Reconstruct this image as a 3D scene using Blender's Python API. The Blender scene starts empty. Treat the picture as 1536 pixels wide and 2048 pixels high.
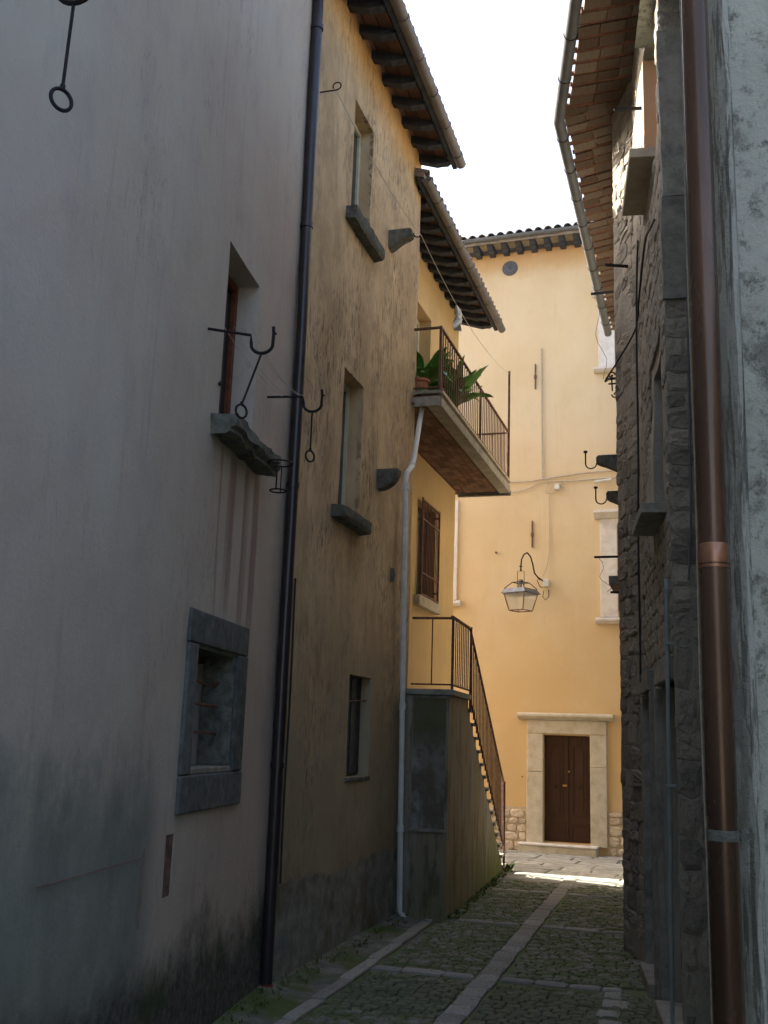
import bpy, bmesh, math, random
from math import radians as RAD, sin, cos, pi
from mathutils import Matrix, Vector, noise as mn

random.seed(7)
SC = bpy.context.scene
COL = SC.collection

# ------------------------------------------------------------------ camera, world, sun, exposure
cam_data = bpy.data.cameras.new("camera")
cam_data.sensor_fit = 'AUTO'
cam_data.sensor_width = 36.0
cam_data.lens = 2080.0 * 36.0 / 2048.0
cam_data.clip_start = 0.05
cam_data.clip_end = 600
CAM = bpy.data.objects.new("camera", cam_data)
COL.objects.link(CAM)
CAM.matrix_world = Matrix(((0.98690596, 0.00153932, 0.16128936, 0.0),
                           (0.15785258, -0.21475483, -0.96382723, 0.0),
                           (0.03315403, 0.97666678, -0.21218581, 2.2),
                           (0, 0, 0, 1)))
SC.camera = CAM

SUN_AZ, SUN_EL = -70.0, 37.6          # degrees from +Y (clockwise positive), elevation
W = bpy.data.worlds.new("World")
SC.world = W
W.use_nodes = True
wn = W.node_tree
sky = wn.nodes.new("ShaderNodeTexSky")
sky.sky_type = 'NISHITA'
sky.sun_disc = False
sky.sun_elevation = RAD(SUN_EL)
sky.sun_rotation = RAD(SUN_AZ)
sky.air_density = 1.0
sky.dust_density = 6.0
sky.ozone_density = 1.0
wn.links.new(sky.outputs[0], wn.nodes["Background"].inputs[0])
wn.nodes["Background"].inputs[1].default_value = 0.12

sd = bpy.data.lights.new("sun", 'SUN')
sd.energy = 4.2
sd.angle = RAD(0.5)
sd.color = (1.0, 0.93, 0.82)
SUN = bpy.data.objects.new("sun", sd)
COL.objects.link(SUN)
to_sun = Vector((sin(RAD(SUN_AZ)) * cos(RAD(SUN_EL)), cos(RAD(SUN_AZ)) * cos(RAD(SUN_EL)), sin(RAD(SUN_EL))))
SUN.rotation_euler = to_sun.to_track_quat('Z', 'Y').to_euler()
SUN.location = (-20, 10, 30)

SC.view_settings.view_transform = 'Standard'
SC.view_settings.look = 'None'
SC.view_settings.gamma = 1.0
SC.view_settings.use_curve_mapping = False
SC.view_settings.exposure = 2.3
SC.render.engine = 'CYCLES'
SC.cycles.max_bounces = 10
SC.cycles.diffuse_bounces = 6
SC.cycles.glossy_bounces = 3
SC.cycles.transmission_bounces = 6
SC.cycles.sample_clamp_indirect = 6.0
SC.cycles.caustics_reflective = False
SC.cycles.use_denoising = True

# ------------------------------------------------------------------ frames, objects
class Frame:
    """Wall frame: local x runs along the wall, local y points into the wall, z up."""
    def __init__(s, p, az):
        a = RAD(az)
        s.d = Vector((sin(a), cos(a), 0)); s.n = Vector((cos(a), -sin(a), 0))
        s.p = Vector((p[0], p[1], 0))
        s.M = Matrix(((s.d.x, -s.n.x, 0, s.p.x), (s.d.y, -s.n.y, 0, s.p.y), (0, 0, 1, 0), (0, 0, 0, 1)))
    def pt(s, u, off, z):
        return s.p + s.d * u + s.n * off + Vector((0, 0, z))
    def at(s, u, off, z):
        return s.M @ Matrix.Translation((u, -off, z))

MW = {}                                    # our own record of world matrices

def tag(o, label, cat, group=None):
    o['label'] = label; o['category'] = cat
    if group: o['group'] = group
    return o

def thing(name, label, cat, M, group=None):
    o = bpy.data.objects.new(name, None)
    o.empty_display_size = 0.2
    COL.objects.link(o)
    o.matrix_world = M; MW[o] = M.copy()
    tag(o, label, cat, group)
    return o

class MB:
    def __init__(s): s.v = []; s.f = []
    def quad(s, a, b, c, d):
        i = len(s.v); s.v += [a, b, c, d]; s.f.append((i, i + 1, i + 2, i + 3))
    def box(s, x0, x1, y0, y1, z0, z1, M=None):
        i = len(s.v)
        P = [(x0, y0, z0), (x1, y0, z0), (x1, y1, z0), (x0, y1, z0), (x0, y0, z1), (x1, y0, z1), (x1, y1, z1), (x0, y1, z1)]
        if M is not None: P = [tuple(M @ Vector(p)) for p in P]
        s.v += P
        for f in ((0, 3, 2, 1), (4, 5, 6, 7), (0, 1, 5, 4), (1, 2, 6, 5), (2, 3, 7, 6), (3, 0, 4, 7)):
            s.f.append(tuple(i + k for k in f))
    def prism(s, pts, axis, a, b):
        """pts: 2-D outline, extruded along axis ('x','y','z') from a to b."""
        n = len(pts); i = len(s.v)
        def P(p, t):
            return {'x': (t, p[0], p[1]), 'y': (p[0], t, p[1]), 'z': (p[0], p[1], t)}[axis]
        s.v += [P(p, a) for p in pts] + [P(p, b) for p in pts]
        s.f.append(tuple(range(i, i + n))); s.f.append(tuple(reversed(range(i + n, i + 2 * n))))
        for k in range(n):
            s.f.append((i + k, i + (k + 1) % n, i + n + (k + 1) % n, i + n + k))
    def tube(s, path, r, n=8, cap=True, closed=False):
        path = [Vector(p) for p in path]
        m = len(path); i0 = len(s.v)
        up = None
        for k, p in enumerate(path):
            if closed: t = path[(k + 1) % m] - path[k - 1]
            else: t = path[min(k + 1, m - 1)] - path[max(k - 1, 0)]
            t.normalize()
            if up is None:
                up = t.orthogonal().normalized()
            else:
                up = (up - t * up.dot(t))
                if up.length < 1e-5: up = t.orthogonal()
                up.normalize()
            w = t.cross(up)
            rr = r[k] if isinstance(r, (list, tuple)) else r
            for j in range(n):
                a = 2 * pi * j / n
                s.v.append(tuple(p + up * (cos(a) * rr) + w * (sin(a) * rr)))
        for k in range(m if closed else m - 1):
            for j in range(n):
                a = i0 + k * n + j; b = i0 + k * n + (j + 1) % n
                k2 = (k + 1) % m
                c = i0 + k2 * n + (j + 1) % n; d = i0 + k2 * n + j
                s.f.append((a, b, c, d))
        if cap and not closed:
            s.f.append(tuple(reversed(range(i0, i0 + n))))
            s.f.append(tuple(range(i0 + (m - 1) * n, i0 + m * n)))
    def ring(s, c, R, r, ax1=(1, 0, 0), ax2=(0, 0, 1), n=20, m=6):
        a1, a2, c = Vector(ax1), Vector(ax2), Vector(c)
        s.tube([c + a1 * (R * cos(2 * pi * k / n)) + a2 * (R * sin(2 * pi * k / n)) for k in range(n)], r, m, closed=True)
    def mesh(s, name, mat, smooth=False):
        me = bpy.data.meshes.new(name)
        me.from_pydata([tuple(v) for v in s.v], [], s.f)
        bm = bmesh.new(); bm.from_mesh(me)
        bmesh.ops.recalc_face_normals(bm, faces=bm.faces)
        bm.to_mesh(me); bm.free()
        if smooth:
            for p in me.polygons: p.use_smooth = True
            try: me.set_sharp_from_angle(angle=RAD(40))
            except Exception: pass
        if mat: me.materials.append(mat)
        return me
    def build(s, name, mat, parent=None, M=None, smooth=False, kind=None, bevel=0):
        return put(name, s.mesh(name, mat, smooth), parent, M, kind, bevel)

def put(name, me, parent=None, M=None, kind=None, bevel=0):
    """Link one mesh object; M is a local matrix when there is a parent, a world matrix when not."""
    o = bpy.data.objects.new(name, me)
    COL.objects.link(o)
    if parent is not None:
        o.parent = parent
        if M is not None: o.matrix_local = M
        MW[o] = MW[parent] @ (M if M is not None else Matrix())
    else:
        if M is not None: o.matrix_world = M
        MW[o] = M.copy() if M is not None else Matrix()
    if kind: o['kind'] = kind
    if bevel:
        b = o.modifiers.new("bevel", 'BEVEL'); b.width = bevel; b.segments = 2; b.limit_method = 'ANGLE'
    return o

def piece(src, parent, M):
    """Copy of a part (shares its mesh)."""
    c = src.copy(); COL.objects.link(c)
    c.parent = parent; c.matrix_local = M
    MW[c] = MW[parent] @ M
    return c

def T(x, y, z): return Matrix.Translation((x, y, z))
def S3(x, y, z): return Matrix.Diagonal((x, y, z, 1))
def RX(a): return Matrix.Rotation(RAD(a), 4, 'X')
def RY(a): return Matrix.Rotation(RAD(a), 4, 'Y')
def RZ(a): return Matrix.Rotation(RAD(a), 4, 'Z')

# ------------------------------------------------------------------ materials
class N:
    def __init__(s, name, rough=0.9):
        s.m = bpy.data.materials.new(name); s.m.use_nodes = True
        s.t = s.m.node_tree; s.b = s.t.nodes["Principled BSDF"]
        s.b.inputs["Roughness"].default_value = rough
        s.b.inputs["Specular IOR Level"].default_value = 0.25
        s.tc = s.t.nodes.new("ShaderNodeTexCoord")
        s._xyz = None
    def L(s, a, b): s.t.links.new(a, b)
    def coords(s, scale=(1, 1, 1), rot=(0, 0, 0), loc=(0, 0, 0)):
        mp = s.t.nodes.new("ShaderNodeMapping")
        mp.inputs["Scale"].default_value = scale; mp.inputs["Rotation"].default_value = rot; mp.inputs["Location"].default_value = loc
        s.L(s.tc.outputs["Object"], mp.inputs["Vector"])
        return mp.outputs[0]
    def noise(s, scale=(1, 1, 1), detail=4, rough=0.6, loc=(0, 0, 0), dist=0.0, rot=(0, 0, 0)):
        n = s.t.nodes.new("ShaderNodeTexNoise")
        n.inputs["Scale"].default_value = 1.0; n.inputs["Detail"].default_value = detail
        n.inputs["Roughness"].default_value = rough; n.inputs["Distortion"].default_value = dist
        if isinstance(scale, (int, float)): scale = (scale,) * 3
        s.L(s.coords(scale, rot, loc), n.inputs["Vector"])
        return n.outputs[0]
    def vor(s, scale, feature='F1', out="Distance", rnd=1.0):
        n = s.t.nodes.new("ShaderNodeTexVoronoi"); n.feature = feature
        n.inputs["Scale"].default_value = 1.0
        n.inputs["Randomness"].default_value = rnd
        if isinstance(scale, (int, float)): scale = (scale,) * 3
        s.L(s.coords(scale), n.inputs["Vector"])
        return n.outputs[out]
    def z(s, which="Z"):
        if s._xyz is None:
            s._xyz = s.t.nodes.new("ShaderNodeSeparateXYZ"); s.L(s.tc.outputs["Object"], s._xyz.inputs[0])
        return s._xyz.outputs[which]
    def math(s, op, a, b=None, clamp=False):
        n = s.t.nodes.new("ShaderNodeMath"); n.operation = op; n.use_clamp = clamp
        for k, x in enumerate((a, b)):
            if x is None: continue
            if isinstance(x, (int, float)): n.inputs[k].default_value = x
            else: s.L(x, n.inputs[k])
        return n.outputs[0]
    def band(s, f, lo, hi, a=0.0, b=1.0):
        n = s.t.nodes.new("ShaderNodeMapRange"); n.interpolation_type = 'SMOOTHSTEP'
        n.inputs["From Min"].default_value = lo; n.inputs["From Max"].default_value = hi
        n.inputs["To Min"].default_value = a; n.inputs["To Max"].default_value = b
        s.L(f, n.inputs["Value"])
        return n.outputs[0]
    def mix(s, f, a, b, mode='MIX'):
        n = s.t.nodes.new("ShaderNodeMix"); n.data_type = 'RGBA'; n.blend_type = mode
        if isinstance(f, (int, float)): n.inputs[0].default_value = f
        else: s.L(f, n.inputs[0])
        for k, x in ((6, a), (7, b)):
            if isinstance(x, tuple): n.inputs[k].default_value = (*x, 1)
            else: s.L(x, n.inputs[k])
        return n.outputs[2]
    def rand(s):
        n = s.t.nodes.new("ShaderNodeObjectInfo"); return n.outputs["Random"]
    def color(s, c):
        if isinstance(c, tuple): s.b.inputs["Base Color"].default_value = (*c, 1)
        else: s.L(c, s.b.inputs["Base Color"])
    def bump(s, h, strength=0.5, dist=0.02):
        n = s.t.nodes.new("ShaderNodeBump"); n.inputs["Strength"].default_value = strength; n.inputs["Distance"].default_value = dist
        s.L(h, n.inputs["Height"]); s.L(n.outputs[0], s.b.inputs["Normal"])
    def rough(s, f): s.L(f, s.b.inputs["Roughness"])

def mat_simple(name, c, rough=0.8, metal=0.0, var=0.25, scale=12, bump=0.2, spec=0.3):
    n = N(name, rough)
    n.b.inputs["Metallic"].default_value = metal
    n.b.inputs["Specular IOR Level"].default_value = spec
    f = n.noise(scale, 5, 0.65)
    d = tuple(x * (1 - var) for x in c); l = tuple(min(1, x * (1 + var)) for x in c)
    n.color(n.mix(n.band(f, 0.3, 0.7), d, l))
    if bump: n.bump(n.noise(scale * 4, 3, 0.6), bump, 0.004)
    return n.m

def mat_piece(name, c1, c2, scale=9, bump=0.6, rough=0.9, dirt=(0.05, 0.05, 0.045), dirt_amt=0.5, dist=0.012, moss=None):
    """Stone or tile piece: each object takes its own tone."""
    n = N(name, rough)
    f = n.noise(scale, 6, 0.65)
    base = n.mix(n.rand(), c1, c2)
    base = n.mix(n.band(f, 0.35, 0.75, 0, 0.55), base, n.mix(0.5, base, (1, 1, 1), 'MULTIPLY'), 'MULTIPLY')
    g = n.noise(scale * 0.45, 6, 0.7, (3, 1, 7))
    c = n.mix(n.band(g, 0.48, 0.68, 0, dirt_amt), base, dirt)
    if moss:
        m2 = n.noise(scale * 0.3, 5, 0.7, (9, 2, 4))
        c = n.mix(n.band(m2, 0.40, 0.55, 0, 0.85), c, moss)
    n.color(c)
    h = n.math('ADD', f, n.math('MULTIPLY', n.noise(scale * 5, 3, 0.6), 0.4))
    n.bump(h, bump, dist)
    return n.m

def mat_pink():
    n = N("aged mauve grey plaster")
    big = n.noise((0.6, 1, 0.45), 5, 0.6)
    med = n.noise((2.2, 2, 1.2), 6, 0.65, (4, 0, 2))
    c = n.mix(n.band(big, 0.32, 0.68), (0.48, 0.405, 0.345), (0.51, 0.465, 0.395))
    c = n.mix(n.band(med, 0.47, 0.72, 0, 0.4), c, (0.36, 0.31, 0.30))
    # fine rain streaks
    st = n.noise((7, 4, 0.35), 5, 0.7, (1, 0, 0), 0.3)
    c = n.mix(n.band(st, 0.54, 0.72, 0, 0.4), c, (0.33, 0.245, 0.24))
    # scratchy dark marks
    sc = n.noise((16, 6, 5), 5, 0.75, (0, 2, 5), 0.6, (0, 0.7, 0))
    c = n.mix(n.math('MULTIPLY', n.band(sc, 0.53, 0.62), n.band(n.noise((0.8, 1, 0.7), 4, 0.5, (8, 1, 1)), 0.5, 0.66, 0, 0.3)), c, (0.12, 0.115, 0.12))
    # red-brown runs below the upper sill (x 7.2..8.6)
    run = n.noise((5.5, 1, 0.12), 3, 0.6, (2.3, 0, 0))
    inx = n.math('MULTIPLY', n.band(n.z("X"), 7.15, 7.3), n.band(n.z("X"), 8.75, 8.5))
    inz = n.math('MULTIPLY', n.band(n.z("Z"), 4.45, 4.3), n.band(n.z("Z"), 2.6, 3.4))
    c = n.mix(n.math('MULTIPLY', n.math('MULTIPLY', inx, inz), n.band(run, 0.46, 0.6, 0, 0.75)), c, (0.25, 0.15, 0.135))
    # grey-green cement repair with a ragged upper edge, left part of the wall
    edge = n.math('ADD', n.math('MULTIPLY', n.noise((1.6, 1, 1.1), 6, 0.7, (0.5, 0, 0.2)), 1.7), n.math('MULTIPLY', n.noise((5, 1, 3), 4, 0.6), 0.35))
    side = n.band(n.z("X"), 6.9, 6.4)
    lev = n.math('ADD', n.z("Z"), edge)
    c = n.mix(n.math('MULTIPLY', n.band(lev, 3.3, 2.6), side), c, n.mix(n.band(med, 0.35, 0.7), (0.21, 0.22, 0.195), (0.29, 0.30, 0.265)))
    # dark damp base, rough cement
    e2 = n.math('ADD', n.z("Z"), n.math('MULTIPLY', n.noise((1.1, 1, 0.8), 6, 0.72, (7, 0, 3)), 1.5))
    base = n.mix(n.band(n.noise(14, 4, 0.7), 0.35, 0.7), (0.06, 0.062, 0.058), (0.15, 0.14, 0.125))
    base = n.mix(n.band(n.noise(1.3, 5, 0.7, (5, 5, 5)), 0.5, 0.62, 0, 0.8), base, (0.05, 0.075, 0.03))
    c = n.mix(n.band(e2, 1.75, 1.25), c, base)
    n.color(c)
    h = n.math('ADD', n.math('MULTIPLY', n.noise(30, 5, 0.75), .8), n.math('ADD', n.math('MULTIPLY', med, 2.2), n.math('MULTIPLY', n.noise(0.9, 3, 0.5, (1, 7, 2)), 5.0)))
    n.bump(h, 0.5, 0.014)
    return n.m

def mat_ochre():
    n = N("scratched ochre plaster")
    big = n.noise((0.9, 1, 0.7), 6, 0.66)
    c = n.mix(n.band(big, 0.38, 0.62), (0.46, 0.335, 0.195), (0.63, 0.475, 0.29))
    med = n.noise((3, 2, 1.6), 6, 0.7, (2, 1, 0))
    c = n.mix(n.math('MULTIPLY', n.band(med, 0.44, 0.7, 0, 0.6), n.band(n.z("Y"), 0.06, 0.03)), c, (0.31, 0.235, 0.155))
    # more orange, less weathered, high under the eave
    c = n.mix(n.band(n.math('ADD', n.z("Z"), n.math('MULTIPLY', med, 1.2)), 10.2, 11.3, 0, 0.75), c, (0.64, 0.34, 0.09))
    # dark comb scratches
    sc = n.noise((20, 5, 5), 4, 0.7, (1, 0, 3), 0.8, (0, 0.4, 0))
    rg = n.band(n.noise((0.9, 1, 0.7), 4, 0.6, (3, 9, 2)), 0.4, 0.62, 0.15, 1.0)
    c = n.mix(n.math('MULTIPLY', n.math('MULTIPLY', n.band(sc, 0.5, 0.6, 0, .8), rg), n.band(n.z("Y"), 0.06, 0.03)), c, (0.13, 0.09, 0.065))
    st = n.noise((8, 3, 0.4), 5, 0.7, (6, 0, 0), 0.3)
    c = n.mix(n.band(st, 0.52, 0.7, 0, 0.5), c, (0.25, 0.19, 0.125))
    # grimy runs low down
    g = n.math('ADD', n.z("Z"), n.math('MULTIPLY', n.noise((1.6, 1, 0.7), 6, 0.7, (1, 3, 8)), 4.0))
    c = n.mix(n.band(g, 6.3, 3.4, 0, 0.75), c, n.mix(n.band(big, 0.4, 0.65), (0.34, 0.30, 0.22), (0.21, 0.175, 0.115)))
    # grey cement skirt, slanting ragged edge
    e = n.math('ADD', n.z("Z"), n.math('MULTIPLY', n.noise((2.2, 1, 2.0), 5, 0.65, (0, 3, 1)), 0.5))
    cem = n.mix(n.band(n.noise(5, 6, 0.7), 0.35, 0.7), (0.17, 0.175, 0.15), (0.30, 0.30, 0.265))
    cem = n.mix(n.band(n.noise(1.7, 4, 0.6, (4, 4, 4)), 0.5, 0.64, 0, 0.7), cem, (0.14, 0.095, 0.05))
    c = n.mix(n.band(e, 1.14, 1.06), c, cem)
    n.color(c)

    h = n.math('ADD', n.noise((45, 45, 22), 4, 0.7), n.math('ADD', n.math('MULTIPLY', med, 1.3), n.math('MULTIPLY', sc, 0.8)))
    n.bump(h, 0.4, 0.012)
    return n.m

def mat_wall(name, a, b, dark, streak=0.35, grain=40, bump=0.3, extra=None):
    n = N(name)
    big = n.noise((0.5, 0.5, 0.4), 5, 0.6)
    c = n.mix(n.band(big, 0.33, 0.67), a, b)
    med = n.noise((2.5, 2, 1.6), 6, 0.68, (2, 1, 0))
    c = n.mix(n.band(med, 0.5, 0.8, 0, 0.3), c, dark)
    st = n.noise((8, 3, 0.4), 5, 0.7, (6, 0, 0), 0.3)
    c = n.mix(n.band(st, 0.54, 0.74, 0, streak), c, dark)
    if extra: c = extra(n, c, big, med)
    n.color(c)
    n.bump(n.math('ADD', n.noise(grain, 4, 0.7), n.math('MULTIPLY', med, 1.2)), bump, 0.01)
    return n.m

def peach_extra(n, c, big, med):
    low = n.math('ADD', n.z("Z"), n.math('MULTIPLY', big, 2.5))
    c = n.mix(n.band(low, 8.5, 3.0, 0, 0.8), c, (0.56, 0.365, 0.15))  # weaker bounce light low on the wall, painted in as deeper orange
    c = n.mix(n.band(n.math('ADD', n.z("Z"), n.math('MULTIPLY', med, 0.5)), 13.0, 13.5, 0, 0.7), c, (0.52, 0.29, 0.11))  # soft shade under the eave, painted in as darker orange
    return n.mix(n.band(n.noise((1.2, 1, 0.9), 6, 0.7, (9, 9, 1)), 0.52, 0.75, 0, 0.3), c, (0.66, 0.53, 0.37))

def stair_extra(n, c, big, med):
    m = n.noise((1.4, 1.4, 0.7), 6, 0.7, (3, 3, 3))
    c = n.mix(n.band(m, 0.44, 0.6, 0, 0.85), c, (0.26, 0.25, 0.225))
    c = n.mix(n.band(n.noise((5, 5, 0.8), 6, 0.75, (1, 1, 9)), 0.5, 0.62, 0, 0.7), c, (0.07, 0.06, 0.04))
    low = n.math('ADD', n.z("Z"), n.math('MULTIPLY', n.noise((2.5, 2.5, 0.8), 5, 0.7, (1, 5, 3)), 2.2))
    mo = n.math('MULTIPLY', n.band(low, 2.3, 1.2, 0, 0.9), n.band(n.z("X"), 0.6, 4.2, 0.45, 1.0))
    return n.mix(mo, c, (0.085, 0.105, 0.03))

def plaster_extra(n, c, big, med):
    v = n.noise((2.0, 2.0, 2.0), 8, 0.78, (4, 2, 9), 0.15)
    c = n.mix(n.band(v, 0.5, 0.62, 0, 0.85), c, (0.19, 0.18, 0.15))
    w = n.noise((11, 11, 9), 6, 0.8, (2, 8, 3), 0.25)
    c = n.mix(n.math('MULTIPLY', n.band(w, 0.52, 0.6, 0, 0.7), n.band(v, 0.4, 0.56, 0.1, 1.0)), c, (0.10, 0.095, 0.075))
    return n.mix(n.band(n.noise(0.9, 4, 0.6, (11, 3, 3)), 0.56, 0.66, 0, 0.4), c, (0.45, 0.35, 0.29))

M = {}
M['pink'] = mat_pink()
M['ochre'] = mat_ochre()
M['tan'] = mat_wall("weathered tan plaster", (0.52, 0.36, 0.17), (0.62, 0.435, 0.21), (0.33, 0.22, 0.115), 0.4, 45, 0.3)
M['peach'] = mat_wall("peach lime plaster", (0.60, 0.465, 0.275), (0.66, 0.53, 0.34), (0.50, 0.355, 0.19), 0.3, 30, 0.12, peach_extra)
M['stair'] = mat_wall("mossy stair plaster", (0.22, 0.185, 0.125), (0.31, 0.26, 0.18), (0.12, 0.105, 0.075), 0.6, 30, 0.5, stair_extra)
M['plaster'] = mat_wall("rough grey lime render", (0.43, 0.425, 0.35), (0.53, 0.525, 0.435), (0.26, 0.255, 0.205), 0.25, 26, 0.9, plaster_extra)
def strip_extra(n, c, big, med):
    l = n.noise((30, 30, 1.6), 5, 0.75, (2, 2, 2), 0.4)
    c = n.mix(n.band(l, 0.5, 0.58, 0, .8), c, (0.12, 0.115, 0.09))
    return n.mix(n.band(n.noise((8, 8, 2.5), 5, 0.7, (5, 2, 2)), 0.5, 0.6, 0, .6), c, (0.2, 0.2, 0.16))
M['strip'] = mat_wall("cracked corner render", (0.40, 0.39, 0.33), (0.50, 0.49, 0.42), (0.26, 0.25, 0.21), 0.5, 40, 1.0, strip_extra)
M['stonewall'] = mat_wall("dark rubble mortar", (0.27, 0.25, 0.205), (0.42, 0.385, 0.32), (0.11, 0.10, 0.085), 0.6, 22, 1.0)
M['stone'] = mat_piece("dark rubble stone", (0.27, 0.25, 0.21), (0.48, 0.44, 0.365), 11, 0.7, 0.95, (0.10, 0.092, 0.078), 0.6, 0.012)
M['pale_stone'] = mat_piece("pale rubble stone", (0.50, 0.41, 0.29), (0.66, 0.56, 0.42), 9, 0.8, 0.9, (0.3, 0.24, 0.16), 0.4, 0.012)
M['dressed'] = mat_piece("dressed travertine", (0.48, 0.425, 0.32), (0.56, 0.50, 0.385), 5, 0.3, 0.85, (0.32, 0.26, 0.16), 0.35, 0.006)
M['white_stone'] = mat_piece("white limestone trim", (0.62, 0.58, 0.52), (0.7, 0.66, 0.6), 6, 0.3, 0.85, (0.42, 0.38, 0.34), 0.35, 0.006)
M['grey_stone'] = mat_piece("grey peperino stone", (0.10, 0.11, 0.11), (0.15, 0.16, 0.155), 14, 0.7, 0.92, (0.25, 0.26, 0.25), 0.3, 0.008)
M['sill_stone'] = mat_piece("lichened sill stone", (0.14, 0.145, 0.12), (0.2, 0.2, 0.17), 16, 1.0, 0.95, (0.05, 0.055, 0.05), 0.7, 0.02)
M['slab'] = mat_piece("blue grey jamb stone", (0.28, 0.275, 0.24), (0.38, 0.375, 0.33), 7, 0.9, 0.95, (0.12, 0.125, 0.12), 0.7, 0.015)
M['concrete'] = mat_piece("worn concrete slab", (0.30, 0.28, 0.235), (0.38, 0.355, 0.3), 7, 0.5, 0.9, (0.14, 0.13, 0.11), 0.5, 0.006)
M['cobble'] = mat_piece("dark mossy cobble", (0.17, 0.17, 0.145), (0.30, 0.295, 0.255), 16, 0.8, 0.75, (0.08, 0.095, 0.05), 0.45, 0.006, (0.09, 0.125, 0.04))
M['kerb'] = mat_piece("pale paving strip", (0.31, 0.30, 0.265), (0.44, 0.425, 0.38), 9, 0.5, 0.85, (0.12, 0.13, 0.085), 0.6, 0.005)
M['flag'] = mat_piece("grey street flagstone", (0.27, 0.265, 0.24), (0.4, 0.39, 0.35), 6, 0.5, 0.85, (0.17, 0.16, 0.13), 0.5, 0.006)
M['rafter'] = mat_simple("dark rafter timber with blue haze", (0.042, 0.047, 0.057), 0.85, 0, 0.35, 8, 0.4)  # blue of the hazy glare is mixed into the timber colour
M['soffit'] = mat_piece("terracotta soffit tile", (0.11, 0.062, 0.045), (0.165, 0.095, 0.07), 9, 0.3, 0.9, (0.12, 0.07, 0.05), 0.4, 0.004)
M['pianella'] = mat_piece("old flat terracotta tile", (0.125, 0.085, 0.062), (0.25, 0.20, 0.155), 9, 0.5, 0.9, (0.13, 0.08, 0.05), 0.5, 0.005)
M['coppo'] = mat_piece("red terracotta cover tile", (0.20, 0.085, 0.05), (0.30, 0.14, 0.085), 9, 0.5, 0.9, (0.09, 0.06, 0.045), 0.6, 0.006)
M['old_tile'] = mat_piece("grey weathered roof tile", (0.22, 0.19, 0.16), (0.36, 0.31, 0.26), 9, 0.6, 0.9, (0.12, 0.11, 0.095), 0.6, 0.006)
M['gutter'] = mat_simple("dull metal gutter", (0.15, 0.135, 0.13), 0.5, 0.3, 0.15, 4, 0.1)
M['gutter_blue'] = mat_simple("grey zinc gutter", (0.12, 0.13, 0.14), 0.6, 0.2, 0.15, 4, 0.1)
M['pipe_dark'] = mat_simple("dark brown painted pipe", (0.03, 0.022, 0.024), 0.3, 0.0, 0.2, 6, 0.05, 0.5)
M['red'] = mat_simple("red foot collar", (0.25, 0.03, 0.02), 0.6)
M['iron'] = mat_simple("black wrought iron", (0.018, 0.016, 0.017), 0.65, 0.3, 0.3, 30, 0.3)
M['rust'] = mat_simple("rusty brown iron", (0.16, 0.082, 0.058), 0.75, 0.2, 0.35, 20, 0.3)
M['white_pipe'] = mat_simple("white plastic pipe", (0.68, 0.70, 0.67), 0.45, 0, 0.12, 5, 0.05, 0.4)
M['grey_pipe'] = mat_simple("grey plastic conduit", (0.30, 0.36, 0.37), 0.5, 0, 0.1, 5, 0.05, 0.4)
M['cable'] = mat_simple("dark cable", (0.03, 0.028, 0.03), 0.7, 0, 0.2, 30, 0)
M['pale_cable'] = mat_simple("pale cable", (0.42, 0.36, 0.28), 0.7, 0, 0.2, 30, 0)
M['string'] = mat_simple("washing line cord", (0.55, 0.54, 0.48), 0.8, 0, 0.1, 30, 0)
M['wood_red'] = mat_simple("red brown window wood", (0.17, 0.05, 0.025), 0.5, 0, 0.3, 14, 0.2)
M['white_wood'] = mat_simple("cream painted window wood", (0.60, 0.58, 0.45), 0.5, 0, 0.12, 10, 0.1)
M['terracotta'] = mat_simple("terracotta pot", (0.33, 0.13, 0.07), 0.85, 0, 0.2, 14, 0.3)
M['box'] = mat_simple("white plastic box", (0.62, 0.6, 0.55), 0.5, 0, 0.08, 8, 0)
M['lead'] = mat_simple("grey lantern sheet metal", (0.13, 0.135, 0.15), 0.5, 0.5, 0.2, 12, 0.1)
M['tile_wood'] = mat_simple("dark plank", (0.07, 0.05, 0.035), 0.85, 0, 0.35, 12, 0.4)
M['panel'] = mat_simple("dark grey window boarding", (0.045, 0.05, 0.055), 0.7, 0, 0.4, 9, 0.4)
M['brass'] = mat_simple("brass fitting", (0.45, 0.3, 0.1), 0.4, 0.9, 0.1, 20, 0)
M['vent'] = mat_simple("grey vent grille", (0.12, 0.11, 0.10), 0.6, 0.3, 0.2, 30, 0.2)

def mat_copper():
    n = N("brown copper pipe", 0.25)
    n.b.inputs["Metallic"].default_value = 0.6
    n.b.inputs["Specular IOR Level"].default_value = 0.6
    f = n.noise((6, 6, 0.8), 5, 0.6)
    c = n.mix(n.band(f, 0.35, 0.7), (0.085, 0.048, 0.03), (0.145, 0.08, 0.05))
    c = n.mix(n.band(n.noise((4, 4, 14), 5, 0.7, (3, 3, 3)), 0.6, 0.72, 0, 0.6), c, (0.16, 0.08, 0.05))
    n.color(c)
    n.rough(n.band(n.noise((5, 5, 2), 4, 0.6), 0.3, 0.7, 0.16, 0.3))
    return n.m
M['copper'] = mat_copper()
M['copper_bright'] = mat_simple("bright copper collar", (0.34, 0.17, 0.10), 0.3, 0.8, 0.15, 12, 0.05)

def mat_glass_dark():
    n = N("dark window glass", 0.12)
    n.b.inputs["Specular IOR Level"].default_value = 0.6
    n.color((0.02, 0.024, 0.026))
    return n.m
M['glass'] = mat_glass_dark()

def mat_lamp_glass():
    n = N("frosted lantern glass", 0.35)
    n.color((0.72, 0.70, 0.6))
    n.b.inputs["Transmission Weight"].default_value = 0.75
    n.b.inputs["IOR"].default_value = 1.1
    return n.m
M['lamp_glass'] = mat_lamp_glass()

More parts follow.
